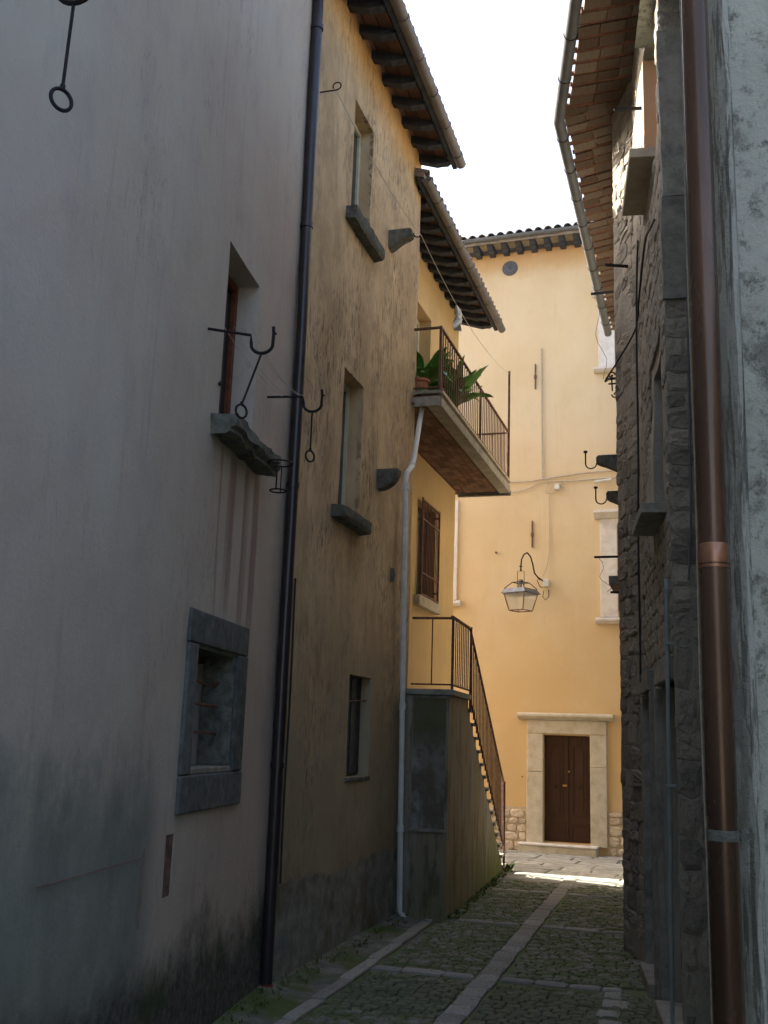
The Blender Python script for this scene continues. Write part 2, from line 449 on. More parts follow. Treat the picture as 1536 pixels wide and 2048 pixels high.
def mat_door():
    n = N("dark stained door wood", 0.55)
    f = n.noise((30, 10, 2), 5, 0.6)
    n.color(n.mix(n.band(f, 0.3, 0.7), (0.032, 0.014, 0.007), (0.058, 0.026, 0.012)))
    n.bump(f, 0.2, 0.003)
    return n.m
M['door'] = mat_door()
def mat_grey_door():
    n = N("weathered grey door boards", 0.8)
    f = n.noise((40, 20, 1.5), 5, 0.65)
    c = n.mix(n.band(f, 0.3, 0.7), (0.055, 0.05, 0.04), (0.12, 0.11, 0.085))
    n.color(c); n.bump(f, 0.4, 0.005)
    return n.m
M['grey_door'] = mat_grey_door()

def mat_leaf():
    n = N("glossy leaf", 0.35)
    n.b.inputs["Specular IOR Level"].default_value = 0.45
    f = n.noise((3, 30, 3), 4, 0.5)
    c = n.mix(n.rand(), (0.07, 0.20, 0.03), (0.14, 0.33, 0.06))
    n.color(n.mix(n.band(f, 0.4, 0.7, 0, 0.4), c, (0.16, 0.30, 0.07)))
    n.b.inputs["Transmission Weight"].default_value = 0.0
    return n.m
M['leaf'] = mat_leaf()
M['moss'] = mat_simple("moss and weeds", (0.07, 0.10, 0.02), 0.95, 0, 0.5, 30, 0.5)

def mat_ground():
    n = N("alley ground", 0.9)
    f = n.noise(5, 6, 0.7)
    c = n.mix(n.band(f, 0.35, 0.7), (0.13, 0.13, 0.11), (0.22, 0.215, 0.185))
    m = n.noise(1.1, 6, 0.72, (5, 1, 0))
    c = n.mix(n.band(m, 0.38, 0.52, 0, 0.9), c, (0.15, 0.20, 0.065))
    n.color(c)
    n.bump(n.math('ADD', n.noise(60, 3, 0.6), f), 0.6, 0.01)
    return n.m
M['ground'] = mat_ground()
def mat_cross():
    n = N("cross street paving", 0.9)
    f = n.noise(3, 6, 0.7)
    c = n.mix(n.band(f, 0.35, 0.7), (0.22, 0.215, 0.19), (0.36, 0.35, 0.31))
    c = n.mix(n.band(n.noise(1.2, 5, 0.7, (5, 1, 0)), 0.5, 0.64, 0, 0.6), c, (0.17, 0.17, 0.11))
    n.color(c)
    n.bump(n.math('ADD', n.noise(40, 3, 0.6), f), 0.5, 0.01)
    return n.m
M['cross'] = mat_cross()
def mat_gutterstrip():
    n = N("mossy concrete gutter", 0.9)
    f = n.noise(4, 6, 0.7)
    c = n.mix(n.band(f, 0.35, 0.7), (0.14, 0.14, 0.115), (0.26, 0.25, 0.21))
    c = n.mix(n.band(n.noise((1.4, 1.4, 1), 6, 0.72, (2, 1, 0)), 0.42, 0.58, 0, 0.85), c, (0.085, 0.125, 0.025))
    n.color(c); n.bump(n.math('ADD', n.noise(50, 3, 0.6), f), 0.6, 0.012)
    return n.m
M['gutterstrip'] = mat_gutterstrip()

# ------------------------------------------------------------------ builders
def jit(u, z, amp, seed):
    return amp * mn.noise(Vector((u * 0.9 + seed, z * 0.7, seed * 1.7))) + amp * 0.5 * mn.noise(Vector((u * 3.1, z * 2.7, seed)))

def wall_mesh(u0, u1, z0, z1, holes=(), step=0.3, amp=0.012, seed=0.0, cap=(4.0, 4.0), top=True):
    """Front face at y=0 with real openings and reveals, end returns and a top."""
    us, zs = {u0, u1}, {z0, z1}
    for h in holes:
        us.update((h[0], h[1])); zs.update((h[2], h[3]))
    def fill(vals):
        vals = sorted(vals); out = [vals[0]]
        for a, b in zip(vals, vals[1:]):
            k = max(1, int(round((b - a) / step)))
            out += [a + (b - a) * i / k for i in range(1, k + 1)]
        return out
    us, zs = fill(us), fill(zs)
    mb = MB(); idx = {}
    Y = lambda u, z: jit(u, z, amp, seed)
    def vid(i, j):
        if (i, j) not in idx:
            idx[i, j] = len(mb.v); mb.v.append((us[i], Y(us[i], zs[j]), zs[j]))
        return idx[i, j]
    def inside(i, j):
        cu = (us[i] + us[i + 1]) / 2; cz = (zs[j] + zs[j + 1]) / 2
        for h in holes:
            if h[0] < cu < h[1] and h[2] < cz < h[3]: return h
        return None
    for i in range(len(us) - 1):
        for j in range(len(zs) - 1):
            if inside(i, j) is None:
                mb.f.append((vid(i, j), vid(i + 1, j), vid(i + 1, j + 1), vid(i, j + 1)))
    for h in holes:
        a, b, c, d, dep = h[:5]
        zz = [z for z in zs if c - 1e-6 <= z <= d + 1e-6]; uu = [u for u in us if a - 1e-6 <= u <= b + 1e-6]
        for z, zn in zip(zz, zz[1:]):
            for u in (a, b):
                mb.quad((u, Y(u, z), z), (u, dep, z), (u, dep, zn), (u, Y(u, zn), zn))
        for u, un in zip(uu, uu[1:]):
            for z in (c, d):
                mb.quad((u, Y(u, z), z), (u, dep, z), (un, dep, z), (un, Y(un, z), z))
        mb.quad((a, dep, c), (b, dep, c), (b, dep, d), (a, dep, d))
    for z, zn in zip(zs, zs[1:]):
        for u, cp in ((u0, cap[0]), (u1, cap[1])):
            if cp: mb.quad((u, Y(u, z), z), (u, cp, z), (u, cp, zn), (u, Y(u, zn), zn))
    if top:
        t = max(cap) or 1.0
        mb.quad((u0, 0.02, z1), (u1, 0.02, z1), (u1, t, z1), (u0, t, z1))
    return mb

def rock_meshes(name, mat, n=8, seed=1, rough=0.12, square=3.0):
    """Unit stones (x, z in -.5...5, front near y=-1, back y=.6) with irregular rounded outlines."""
    out = []; rnd = random.Random(seed)
    for k in range(n):
        mb = MB(); m = 10
        def r(a): return rnd.uniform(-a, a)
        ol = []
        ph = r(.3)
        for q in range(m):
            a = 2 * pi * q / m + r(.14) + ph
            c, s_ = cos(a), sin(a)
            rad = (abs(c) ** square + abs(s_) ** square) ** (-1 / square) * .5 * (1 + r(.07))
            ol.append((max(-.52, min(.52, rad * c + r(.03))), max(-.52, min(.52, rad * s_ + r(.03)))))
        for (sc, y, jj) in ((1.0, .6, 0), (1.02, -.35, .15), (.93, -.8, .2), (.6, -1.0, rough * 2)):
            for (x, z_) in ol: mb.v.append((x * sc * (1 + r(.03)), y + r(jj), z_ * sc * (1 + r(.03))))
        mb.v.append((r(.1), -1.0 + r(rough * 2), r(.1)))
        for g_ in range(3):
            for q in range(m):
                w_ = (q + 1) % m
                mb.f.append((g_ * m + q, g_ * m + w_, (g_ + 1) * m + w_, (g_ + 1) * m + q))
        for q in range(m): mb.f.append((3 * m + q, 3 * m + (q + 1) % m, 4 * m))
        out.append(mb.mesh(name, mat))
    return out

def coppo_mesh(name, mat, R=0.09, L=0.42, n=8, t=0.014):
    """Half-round roof tile: runs along y from 0 to L, convex up."""
    mb = MB()
    for (y, s) in ((0, 1.0), (L, 0.84)):
        for rr in (R * s, R * s - t):
            for k in range(n + 1):
                a = pi * k / n
                mb.v.append((-rr * cos(a), y, rr * sin(a)))
    m = n + 1
    for k in range(n):
        mb.f.append((k, k + 1, 2 * m + k + 1, 2 * m + k))
        mb.f.append((m + k, 3 * m + k, 3 * m + k + 1, m + k + 1))
        mb.f.append((k, m + k, m + k + 1, k + 1))
        mb.f.append((2 * m + k, 2 * m + k + 1, 3 * m + k + 1, 3 * m + k))
    mb.f.append((0, 2 * m, 3 * m, m)); mb.f.append((n, m + n, 3 * m + n, 2 * m + n))
    return mb.mesh(name, mat, True)

def half_gutter(mb, path, R=0.075, t=0.008, n=10):
    """Open-topped half-round channel along a straight or kinked path (Vectors, z = rim height)."""
    path = [Vector(p) for p in path]; i0 = len(mb.v); m = n + 1
    for k, p in enumerate(path):
        d = path[min(k + 1, len(path) - 1)] - path[max(k - 1, 0)]; d.z = 0; d.normalize()
        w = Vector((d.y, -d.x, 0))
        for rr in (R, R - t):
            for j in range(m):
                a = pi * j / n
                mb.v.append(tuple(p + w * (cos(a) * rr) - Vector((0, 0, 1)) * (sin(a) * rr)))
    for k in range(len(path) - 1):
        a = i0 + k * 2 * m; b = a + 2 * m
        for j in range(n):
            mb.f.append((a + j, a + j + 1, b + j + 1, b + j))
            mb.f.append((a + m + j, b + m + j, b + m + j + 1, a + m + j + 1))
        mb.f.append((a, b, b + m, a + m)); mb.f.append((a + n, a + m + n, b + m + n, b + n))
    for a in (i0, i0 + (len(path) - 1) * 2 * m):
        mb.f.append(tuple(a + j for j in range(m)))

def strap_ring(mb, p, d, R):
    d = Vector(d).normalized(); w = Vector((d.y, -d.x, 0)); p = Vector(p)
    mb.tube([p + w * (cos(a) * R) - Vector((0, 0, sin(a) * R)) for a in [pi * k / 10 for k in range(-1, 12)]], 0.006, 5)

# frames of the walls
FP = Frame((-2.55, 0.0), 0)                 # mauve house, x = metres up the alley
FO = Frame((-2.47, 9.5), 7)                 # ochre house
FT = Frame((-2.54, 13.739), 8)              # tan house
FS = Frame((-1.335, 13.56), 4.8)              # outside staircase
FF = Frame((0.1, 22.65), 100.3)             # peach house across the end
FR = Frame((0.95, 11.5), 180)               # stone house, x = metres towards the camera
FQ = Frame((0.76, 12.5), 166.5)             # oblique corner face of the stone house
FG = Frame((0.745, 4.40), 90)                # rendered house, face towards the camera (n = -Y)
FSR = Frame((1.79, 19.6), 188)              # stone house beyond its corner

# ================================================================== GROUND
g = MB(); g.quad((-120, -120, -0.02), (120, -120, -0.02), (120, 160, -0.02), (-120, 160, -0.02))
ground = g.build("ground", M['cross'], kind='structure')
st = MB()
nx, ny = 24, 60
for i in range(nx + 1):
    for j in range(ny + 1):
        x = -3.2 + 5.6 * i / nx; y = 1.0 + 17.1 * j / ny
        st.v.append((x, y, 0.012 * mn.noise(Vector((x * 1.3, y * 1.3, 0))) - 0.004))
for i in range(nx):
    for j in range(ny):
        a = i * (ny + 1) + j; st.f.append((a, a + ny + 1, a + ny + 2, a + 1))
street = st.build("street", M['ground'], kind='structure', smooth=True)
MW[street] = Matrix()

SA = RAD(6.6)
sd_, sn_ = Vector((sin(SA), cos(SA), 0)), Vector((cos(SA), -sin(SA), 0))
SP = Vector((-0.81, 9.04, 0))
def spt(u, v, z=0.0): return SP + sd_ * u + sn_ * v + Vector((0, 0, z))
def smat(u, v, z=0.0, rot=0.0):
    return Matrix.Translation(spt(u, v, z)) @ RZ(-6.6 + rot)

rnd = random.Random(3)
# mossy gutter strip between the left walls and the kerb
gs = MB(); K = 46
for k in range(K + 1):
    u = -4.5 + 14.6 * k / K
    for v in (-2.4, -1.9, -1.62, -1.35, -1.22):
        p = spt(u, v)
        gs.v.append((p.x, p.y, (0.075 if v < -1.8 else 0.05 if v < -1.5 else 0.022) + 0.02 * mn.noise(Vector((p.x * 2.5, p.y * 2.5, 4)))))
for k in range(K):
    for j in range(4):
        a = k * 5 + j; gs.f.append((a, a + 5, a + 6, a + 1))
gs.build("gutter_path", M['gutterstrip'], kind='structure', smooth=True)

# cobbles: the larger, nearer ones as pieces, the rest joined
def cobble_mesh(seed):
    r = random.Random(seed); mb = MB()
    def j(a): return r.uniform(-a, a)
    base = [(-.5, -.5), (.5, -.5), (.5, .5), (-.5, .5)]
    lo = [(x + j(.05), y + j(.05), -.6) for x, y in base]
    mi = [(p[0] * .98, p[1] * .98, .15 + j(.1)) for p in lo]
    hi = [(p[0] * .72 + j(.06), p[1] * .72 + j(.06), .55 + j(.15)) for p in lo]
    mb.v = lo + mi + hi + [(j(.1), j(.1), .68)]
    for i in range(4):
        k = (i + 1) % 4
        mb.f += [(i, k, 4 + k, 4 + i), (4 + i, 4 + k, 8 + k, 8 + i), (8 + i, 8 + k, 12)]
    return mb
COB = [cobble_mesh(s) for s in range(8)]
COBM = [c.mesh("cobblestone", M['cobble']) for c in COB]
rest = MB(); cob_list = []
BANDS = [1.55 - 3.0, 1.55, 4.62, 7.62]
def near_band(u): return any(abs(u - b) < 0.11 for b in BANDS)
for side, (v0, v1) in enumerate(((-1.12, -0.12), (0.13, 1.75))):
    u = -3.2
    row = 0
    while u < 8.75:
        dw = rnd.uniform(0.085, 0.11)
        if not near_band(u + dw / 2):
            v = v0 + rnd.uniform(0, .05)
            while v < v1 - .05:
                w = min(rnd.uniform(0.085, 0.15), v1 - v)
                z = 0.008 + 0.012 * mn.noise(Vector((u * .9, v * .9, 3))) + rnd.uniform(-.006, .006)
                cob_list.append((u + dw / 2, v + w / 2, z, dw * .93, w * .93, rnd.randrange(8), rnd.uniform(-4, 4)))
                v += w
        u += dw
cob_list.sort(key=lambda c: abs(c[0] - 0.55))
for k, (u, v, z, du, dv, m, rot) in enumerate(cob_list):
    MM = smat(u, v, z, rot) @ S3(dv, du, 0.02)
    if k < 290:
        put("cobblestone", COBM[m], street, MM)
    else:
        i = len(rest.v)
        rest.v += [tuple(MM @ Vector(p)) for p in COB[m].v]
        rest.f += [tuple(i + q for q in f) for f in COB[m].f]
rest.build("cobblestone_bed", M['cobble'], street, kind='stuff')

# paving strips
SLAB = [cobble_mesh(40 + s).mesh("paving_slab", M['kerb']) for s in range(6)]
def slab(u, v, lu, lv, z=0.012, rot=0, name="paving_slab"):
    put(name, SLAB[rnd.randrange(6)], street, smat(u, v, z, rot + rnd.uniform(-1.2, 1.2)) @ S3(lv * .97, lu * .97, 0.03))
u = -3.0
while u < 9.3:
    l = rnd.uniform(0.24, 0.42); slab(u + l / 2, rnd.uniform(-.012, .012), l, rnd.uniform(.2, .23), 0.016); u += l
u = -3.0
while u < 9.6:
    l = rnd.uniform(0.6, 1.0); slab(u + l / 2, -1.2 - 0.012 * (u - 1), l, .13, 0.024, -0.6, "kerbstone"); u += l
for b in BANDS:
    for (v0, v1) in ((-1.12, -.13), (.13, 1.25)):
        v = v0
        while v < v1 - .1:
            l = min(rnd.uniform(.25, .42), v1 - v); slab(b + rnd.uniform(-.01, .01), v + l / 2, rnd.uniform(.1, .14), l, 0.014); v += l
for u in (-.1, .25, .62, .98, 1.33):
    slab(u + rnd.uniform(-.05, .05), 1.2 + rnd.uniform(-.03, .03), rnd.uniform(.2, .34), rnd.uniform(.16, .24), 0.014)

# cross street paving rows (flagstones)
FL = [cobble_mesh(80 + s).mesh("flagstone", M['flag']) for s in range(6)]
fd, fn = FF.d, FF.n
for r_, (off, w) in enumerate(((0.28, .5), (0.85, .58), (1.45, .55), (2.05, .6), (2.65, .55), (3.25, .6), (3.85, .55), (4.4, .5), (4.9, .45))):
    u = -3.2 + rnd.uniform(0, .4)
    while u < 3.4:
        l = rnd.uniform(.5, 1.0)
        put("flagstone", FL[rnd.randrange(6)], ground, FF.at(u + l / 2, off, 0.0 if r_ else 0.005) @ S3(l * .985, w * .98, 0.03))
        u += l

# weeds and moss along the wall feet
we = MB(); rw = random.Random(5)
def tuft(p, h, n):
    for _ in range(n):
        a = rw.uniform(0, 2 * pi); l = h * rw.uniform(.5, 1.2); w = l * .16
        d = Vector((cos(a), sin(a), 0)); q = Vector((-d.y, d.x, 0)) * w
        b = Vector(p) + d * rw.uniform(0, .04)
        t1 = b + d * l * .35 + Vector((0, 0, l * .6)); t2 = b + d * l * .9 + Vector((0, 0, l * .8))
        we.quad(tuple(b - q * .5), tuple(b + q * .5), tuple(t1 + q), tuple(t1 - q))
        i = len(we.v); we.v += [tuple(t1 - q), tuple(t1 + q), tuple(t2)]; we.f.append((i, i + 1, i + 2))
for _ in range(150):
    u = rw.uniform(-1.5, 4.3) ; p = FO.pt(max(u, .0), rw.uniform(.02, .32), .06) if u > 0 else FP.pt(9.4 + u, rw.uniform(.03, .3), .06)
    tuft(p, rw.uniform(.015, .05), 5)
for _ in range(170):
    p = FS.pt(rw.uniform(0, 5.6), rw.uniform(.01, .14), .03); tuft(p, rw.uniform(.015, .06), 6)
for _ in range(60):
    p = FQ.pt(rw.uniform(0, 1.0), rw.uniform(.01, .15), .0); tuft(p, rw.uniform(.015, .05), 5)
for _ in range(5):
    p = FS.pt(5.58 + rw.uniform(0, .06), rw.uniform(.04, .1), .02); tuft(p, .14, 9)
we.build("moss_weeds", M['moss'], kind='stuff')

# ================================================================== MAUVE HOUSE (left, near)
pink = thing("mauve_house", "mauve grey plastered house filling the left side, with green damp cement patches", "house", FP.M)
HW = (7.37, 8.24, 4.54, 6.05, 0.30)
LW = (7.22, 8.20, 1.93, 2.82, 0.36)
NI = (6.9, 7.04, 1.12, 1.52, 0.05)
wall_mesh(-16, 9.56, -0.1, 11.8, [HW, LW, NI], 0.3, 0.014, 1.0, (6, 6)).build("wall", M['pink'], pink)  # unseen length behind the camera added to block sun from the ground there
b = MB(); b.box(-16.2, 9.6, -0.35, 6.2, 11.8, 11.95); b.build("roof", M['old_tile'], pink)
# upper window
w = MB(); w.box(7.372, 7.44, 0.2, 0.27, 4.55, 6.04); w.box(8.17, 8.238, 0.2, 0.27, 4.55, 6.04); w.box(7.44, 8.17, 0.2, 0.27, 5.97, 6.04)
w.box(7.44, 8.17, 0.2, 0.27, 4.55, 4.63); w.box(7.78, 7.84, 0.2, 0.27, 4.63, 5.97)
win = w.build("window", M['wood_red'], pink)
w = MB(); w.box(7.44, 8.17, 0.235, 0.245, 4.63, 5.97); w.build("pane", M['glass'], win)
w = MB(); w.tube([(7.3, -.02, 4.83), (7.62, .2, 4.80)], .012, 6); w.build("bar", M['iron'], win)

def rough_slab(x0, x1, y0, y1, z0, z1, seed, amp=0.02, n=(9, 3, 3)):
    mb = MB(); r = random.Random(seed)
    nx_, ny_, nz_ = n
    bm = bmesh.new()
    bmesh.ops.create_cube(bm, size=1.0)
    bmesh.ops.subdivide_edges(bm, edges=[e for e in bm.edges if abs((e.verts[0].co - e.verts[1].co).x) > .5], cuts=nx_)
    bmesh.ops.subdivide_edges(bm, edges=[e for e in bm.edges if abs((e.verts[0].co - e.verts[1].co).y) > .5], cuts=ny_)
    bmesh.ops.subdivide_edges(bm, edges=[e for e in bm.edges if abs((e.verts[0].co - e.verts[1].co).z) > .3], cuts=nz_)
    for v in bm.verts:
        c = v.co
        p = Vector((x0 + (c.x + .5) * (x1 - x0), y0 + (c.y + .5) * (y1 - y0), z0 + (c.z + .5) * (z1 - z0)))
        # rounded ends
        e = max(0, abs(c.y) - .35) * max(0, abs(c.z) - .3) * 2
        p += Vector((mn.noise(p * 6 + Vector((seed, 0, 0))), mn.noise(p * 6 + Vector((0, seed, 0))), mn.noise(p * 6 + Vector((0, 0, seed))))) * amp
        p += Vector((mn.noise(p * 22), mn.noise(p * 22 + Vector((5, 0, 0))), mn.noise(p * 22 + Vector((0, 5, 0))))) * amp * .4
        if c.z < -.3 and c.y < -.3: p.y += (y1 - y0) * .12
        v.co = p
    me = bpy.data.meshes.new("sill"); bm.to_mesh(me); bm.free()
    mb.v = [tuple(v.co) for v in me.vertices]; mb.f = [tuple(p.vertices) for p in me.polygons]
    bpy.data.meshes.remove(me)
    return mb
rough_slab(7.2, 8.52, -0.2, 0.1, 4.40, 4.545, 3, 0.03, (14, 5, 4)).build("sill", M['sill_stone'], win, smooth=True)

# lower barred window in its stone surround
w = MB(); w.box(7.225, 7.30, 0.27, 0.34, 1.94, 2.81); w.box(7.30, 8.19, .27, .34, 2.74, 2.81)
w.box(7.62, 7.70, .27, .34, 1.94, 2.74)
lwin = w.build("window", M['wood_red'], pink)
w = MB(); w.box(7.30, 8.19, .33, .345, 1.94, 2.74); w.build("pane", M['glass'], lwin)
for z in (2.60, 2.41, 2.20):
    w = MB()
    if z > 2.5: w.tube([(7.22, .12, z), (7.6, .13, z - .01), (7.95, .13, z - .05), (8.22, .12, z + .0)], .011, 7)
    else: w.tube([(7.21, .12, z), (8.21, .12, z - .01)], .012, 7)
    w.build("bar", M['rust'], lwin)
w = MB(); w.box(8.17, 8.198, -.005, .26, 1.95, 2.815); w.box(7.222, 8.17, .0, .26, 2.795, 2.818); w.build("reveal_stone", M['sill_stone'], pink)
for nm, a in (("lintel_stone", (7.02, 8.45, 2.822, 3.06)), ("jamb_stone", (7.03, 7.218, 1.902, 2.818)), ("jamb_stone", (8.204, 8.46, 1.902, 2.818)), ("sill_stone", (7.03, 8.48, 1.64, 1.898))):
    w = MB(); w.box(a[0], a[1], -0.03, 0.1, a[2], a[3]); w.build(nm, M['grey_stone'], pink, bevel=0.012)
w = MB(); w.box(7.23, 8.195, -.012, .27, 1.90, 1.945); w.build("ledge", M['concrete'], pink, bevel=.008)
w = MB(); w.box(6.899, 7.041, 0.0, 0.048, 1.121, 1.519); w.build("niche_board", mat_simple('brown brick niche', (0.17, 0.10, 0.075), .9, 0, .4, 9, .5), pink)
# red painted repair lines on the plaster
redp = mat_simple("faded red paint line", (0.25, 0.16, 0.14), 0.9)
w = MB(); w.box(5.1, 6.45, -.016, -.012, 1.415, 1.422); w.build("painted_line", redp, pink)
w = MB(); w.box(6.49, 6.50, -.018, -.012, 1.0, 1.47); w.build("painted_line", redp, pink)

# brackets with hanging rings (places for drying poles)
def drying_bracket(label, frame, u, z, drop, lean, rodlen, group="iron drying brackets on the mauve house"):
    t = thing("drying_bracket", label, "bracket", frame.at(u, 0, z), group)
    mb = MB()
    mb.tube([(0, .05, 0), (0, -.33, -drop), (0, -.335, -drop - .05)], .011, 7)
    mb.build("arm", M['iron'], t, smooth=True)
    zc = -drop - .05
    mb = MB()
    mb.tube([(0, -.335, zc)] + [(0, -.42 + .085 * cos(a), zc - .02 - .075 * sin(a)) for a in [pi * k / 10 for k in range(1, 10)]] + [(0, -.505, zc + .05), (0, -.50, zc + .11)], .013, 7)
    mb.tube([(0, -.502, zc + .08), (0, -.525, zc + .05)], .007, 5)
    mb.build("hook", M['iron'], t, smooth=True)
    hx, hz = -.42, zc - .095
    ex, ey = lean
    mb = MB(); mb.tube([(0, hx, hz), (ex, hx + ey, hz - rodlen)], .008, 6); mb.build("rod", M['iron'], t)
    mb = MB(); mb.ring((ex, hx + ey, hz - rodlen - .052), .05, .009, (cos(RAD(35)), -sin(RAD(35)), 0), (0, 0, 1)); mb.tube([(ex, hx + ey, hz - rodlen + .02), (ex, hx + ey, hz - rodlen - .006)], .013, 6); mb.build("ring", M['iron'], t, smooth=True)
    return t
drying_bracket("iron bracket in front of the red window, its rod and ring leaning to the wall", FP, 7.01, 5.16, .07, (-.02, .12), .40)
drying_bracket("iron bracket with straight hanging ring beside the dark downpipe", FP, 8.66, 5.17, .0, (0, 0), .36)
drying_bracket("iron bracket with long rod and ring at the top left corner", FP, 3.80, 5.56, .03, (.02, .02), .42)
# strings between the two brackets
for k, (o1, o2, s_) in enumerate(((.12, .14, .05), (.2, .22, .09), (.27, .3, .06), (.33, .34, .1))):
    mb = MB(); A = FP.pt(7.01, o1, 5.16); B = FP.pt(8.66, o2, 5.17)
    mb.tube([A.lerp(B, i / 8) - Vector((0, 0, s_ * 4 * (i / 8) * (1 - i / 8))) for i in range(9)], .0022, 4)
    o = mb.build("drying_string", M['string']); tag(o, "thin sagging drying strings stretched between the two iron brackets", "string", "drying strings")

# flower pot holder below the sill
t = thing("pot_holder", "round black iron flower pot holder beside the lichened sill", "pot holder", FP.at(8.17, 0, 4.40))
mb = MB(); mb.ring((.12, -.25, .05), .115, .007, (1, 0, 0), (0, 1, 0)); mb.build("upper_ring", M['iron'], t, smooth=True)
mb = MB(); mb.ring((.12, -.25, -.19), .07, .007, (1, 0, 0), (0, 1, 0)); mb.build("lower_ring", M['iron'], t, smooth=True)
mb = MB(); mb.tube([(.05, -.25, .05), (.05, -.25, -.19)], .007, 6); mb.tube([(.19, -.25, .05), (.19, -.25, -.19)], .005, 6); mb.tube([(-.12, .03, .03), (.12, -.25, .05)], .008, 6); mb.build("stem", M['iron'], t)

# dark downpipe in the joint of the two left houses
t = thing("downpipe", "tall dark brown downpipe with red foot collar between the two left houses", "downpipe", T(-2.488, 9.47, 0))
mb = MB(); mb.tube([(0, 0, .05), (0, 0, 3.0), (.012, 0, 6.2), (0, 0, 8.0), (0, 0, 11.0)], .056, 14); mb.build("pipe", M['pipe_dark'], t, smooth=True)
mb = MB(); mb.tube([(0, 0, .0), (0, 0, .07)], .064, 14); mb.build("foot_collar", M['red'], t, smooth=True)
for z in (1.9, 4.52, 7.25, 9.55):
    mb = MB(); mb.tube([(0.004, 0, z), (0.004, 0, z + .05)], .066, 14); mb.box(-.12, 0, .03, .05, z, z + .04); mb.build("clamp", M['pipe_dark'], t, smooth=True)
mb = MB(); mb.tube([(-2.385, 9.56, z) + () if False else Vector((-2.418, 9.51, z)) + Vector((.004 * sin(z * 3), 0, 0)) for z in [.9 + .25 * k for k in range(12)]], .011, 6)
o = mb.build("cable", M['cable']); tag(o, "thin black cable running beside the lower dark downpipe", "cable")

# ================================================================== OCHRE HOUSE
och = thing("ochre_house", "tall ochre plastered house with scratched walls, between the downpipes", "house", FO.M)
W1 = (1.30, 2.03, 8.13, 9.60, 0.24); W2 = (1.30, 2.01, 4.63, 6.24, 0.24); W3 = (1.96, 2.75, 1.765, 2.88, 0.15)
wall_mesh(0, 4.42, -0.1, 10.62, [W1, W2, W3], 0.25, 0.016, 4.0, (5, 5)).build("wall", M['ochre'], och)
for (wn_, sill) in ((W1, (1.12, 2.28, -.13, .05, 7.96, 8.115, 5)), (W2, (1.08, 2.12, -.14, .05, 4.48, 4.615, 8))):
    a, b_, c, d, dep = wn_
    m = MB(); m.box(a + .002, a + .07, .13, .2, c + .01, d - .01); m.box(b_ - .06, b_ - .002, .16, .22, c + .01, d - .01); m.box(a + .07, b_ - .06, .16, .22, d - .08, d - .01); m.box(a + .07, b_ - .06, .16, .22, c + .01, c + .09)
    wi = m.build("window", M['white_wood'], och)
    m = MB(); m.box(a + .07, b_ - .06, .19, .2, c + .09, d - .08); m.build("pane", M['glass'], wi)
    rough_slab(*sill[:6], sill[6], 0.016, (12, 4, 3)).build("sill", M['sill_stone'], wi, smooth=True)
a, b_, c, d, dep = W3
m = MB()
for k in range(4):
    x = a + .01 + k * (b_ - a - .02) / 4
    m = MB(); m.box(x, x + (b_ - a - .02) / 4 - .008, .10 + .012 * (k % 2), .14, c + .03, d - .01)
    if k == 0: w3 = m.build("window", M['panel'], och)
    else: m.build("plank", M['panel'], w3)
m = MB(); m.tube([(a, .05, d - .30), (b_, .05, d - .26)], .009, 6); m.build("bar", M['rust'], w3)
m = MB(); m.box(a - .04, b_ + .04, -.02, .15, c - .045, c - .002); m.build("sill", M['sill_stone'], w3, bevel=.008)

# stone corbels with iron hooks
def corbel(parent, name_l, u, z, L, H, Wd, round_):
    mb = MB()
    if round_:
        pts = [(0.03, 0), (-L, 0)] + [(-L * cos(a * .5 * pi) + 0.0, -H * sin(a * .5 * pi)) for a in [k / 7 for k in range(1, 7)]] + [(0.03, -H)]
    else:
        pts = [(0.03, 0), (-L * .92, 0), (-L, -.02), (-L, -H * .35)] + [(-L * (1 - .8 * k / 6), -H * (.45 + .5 * (k / 6) ** 1.7)) for k in range(1, 7)] + [(0.03, -H * 1.12)]
    mb.prism(pts, 'x', u, u + Wd)
    return mb.build(name_l, M['sill_stone'], parent, T(0, 0, z), bevel=.008)
c1 = corbel(och, "corbel", 2.86, 8.70, .30, .24, .17, False)
mb = MB(); mb.tube([(2.94, -.27, -.05), (2.94, -.31, -.05)] + [(2.94, -.31 - .055 * (1 - cos(pi * k / 8)), -.05 - .055 * sin(pi * k / 8)) for k in range(1, 9)] + [(2.94, -.42, -.03)], .009, 6)
mb.build("hook", M['iron'], c1)
corbel(och, "corbel", 2.68, 5.42, .27, .25, .17, True)
# small broken stone stub
mb = MB(); mb.prism([(3.42, 4.13), (3.52, 4.22), (3.43, 4.31)], 'y', -.05, .02); mb.build("stone_stub", M['sill_stone'], och)
# curled iron hook
mb = MB(); cu = [(.12, .04, 8.9), (.12, -.19, 8.9)] + [(.12, -.19 - .045 * sin(2 * pi * k / 12), 8.945 - .045 * cos(2 * pi * k / 12)) for k in range(1, 11)]
mb.tube(cu, .008, 6)
t = thing("curled_hook", "curled iron hook holding the washing line beside the downpipe", "hook", FO.M)
mb.build("hook", M['iron'], t, smooth=True)

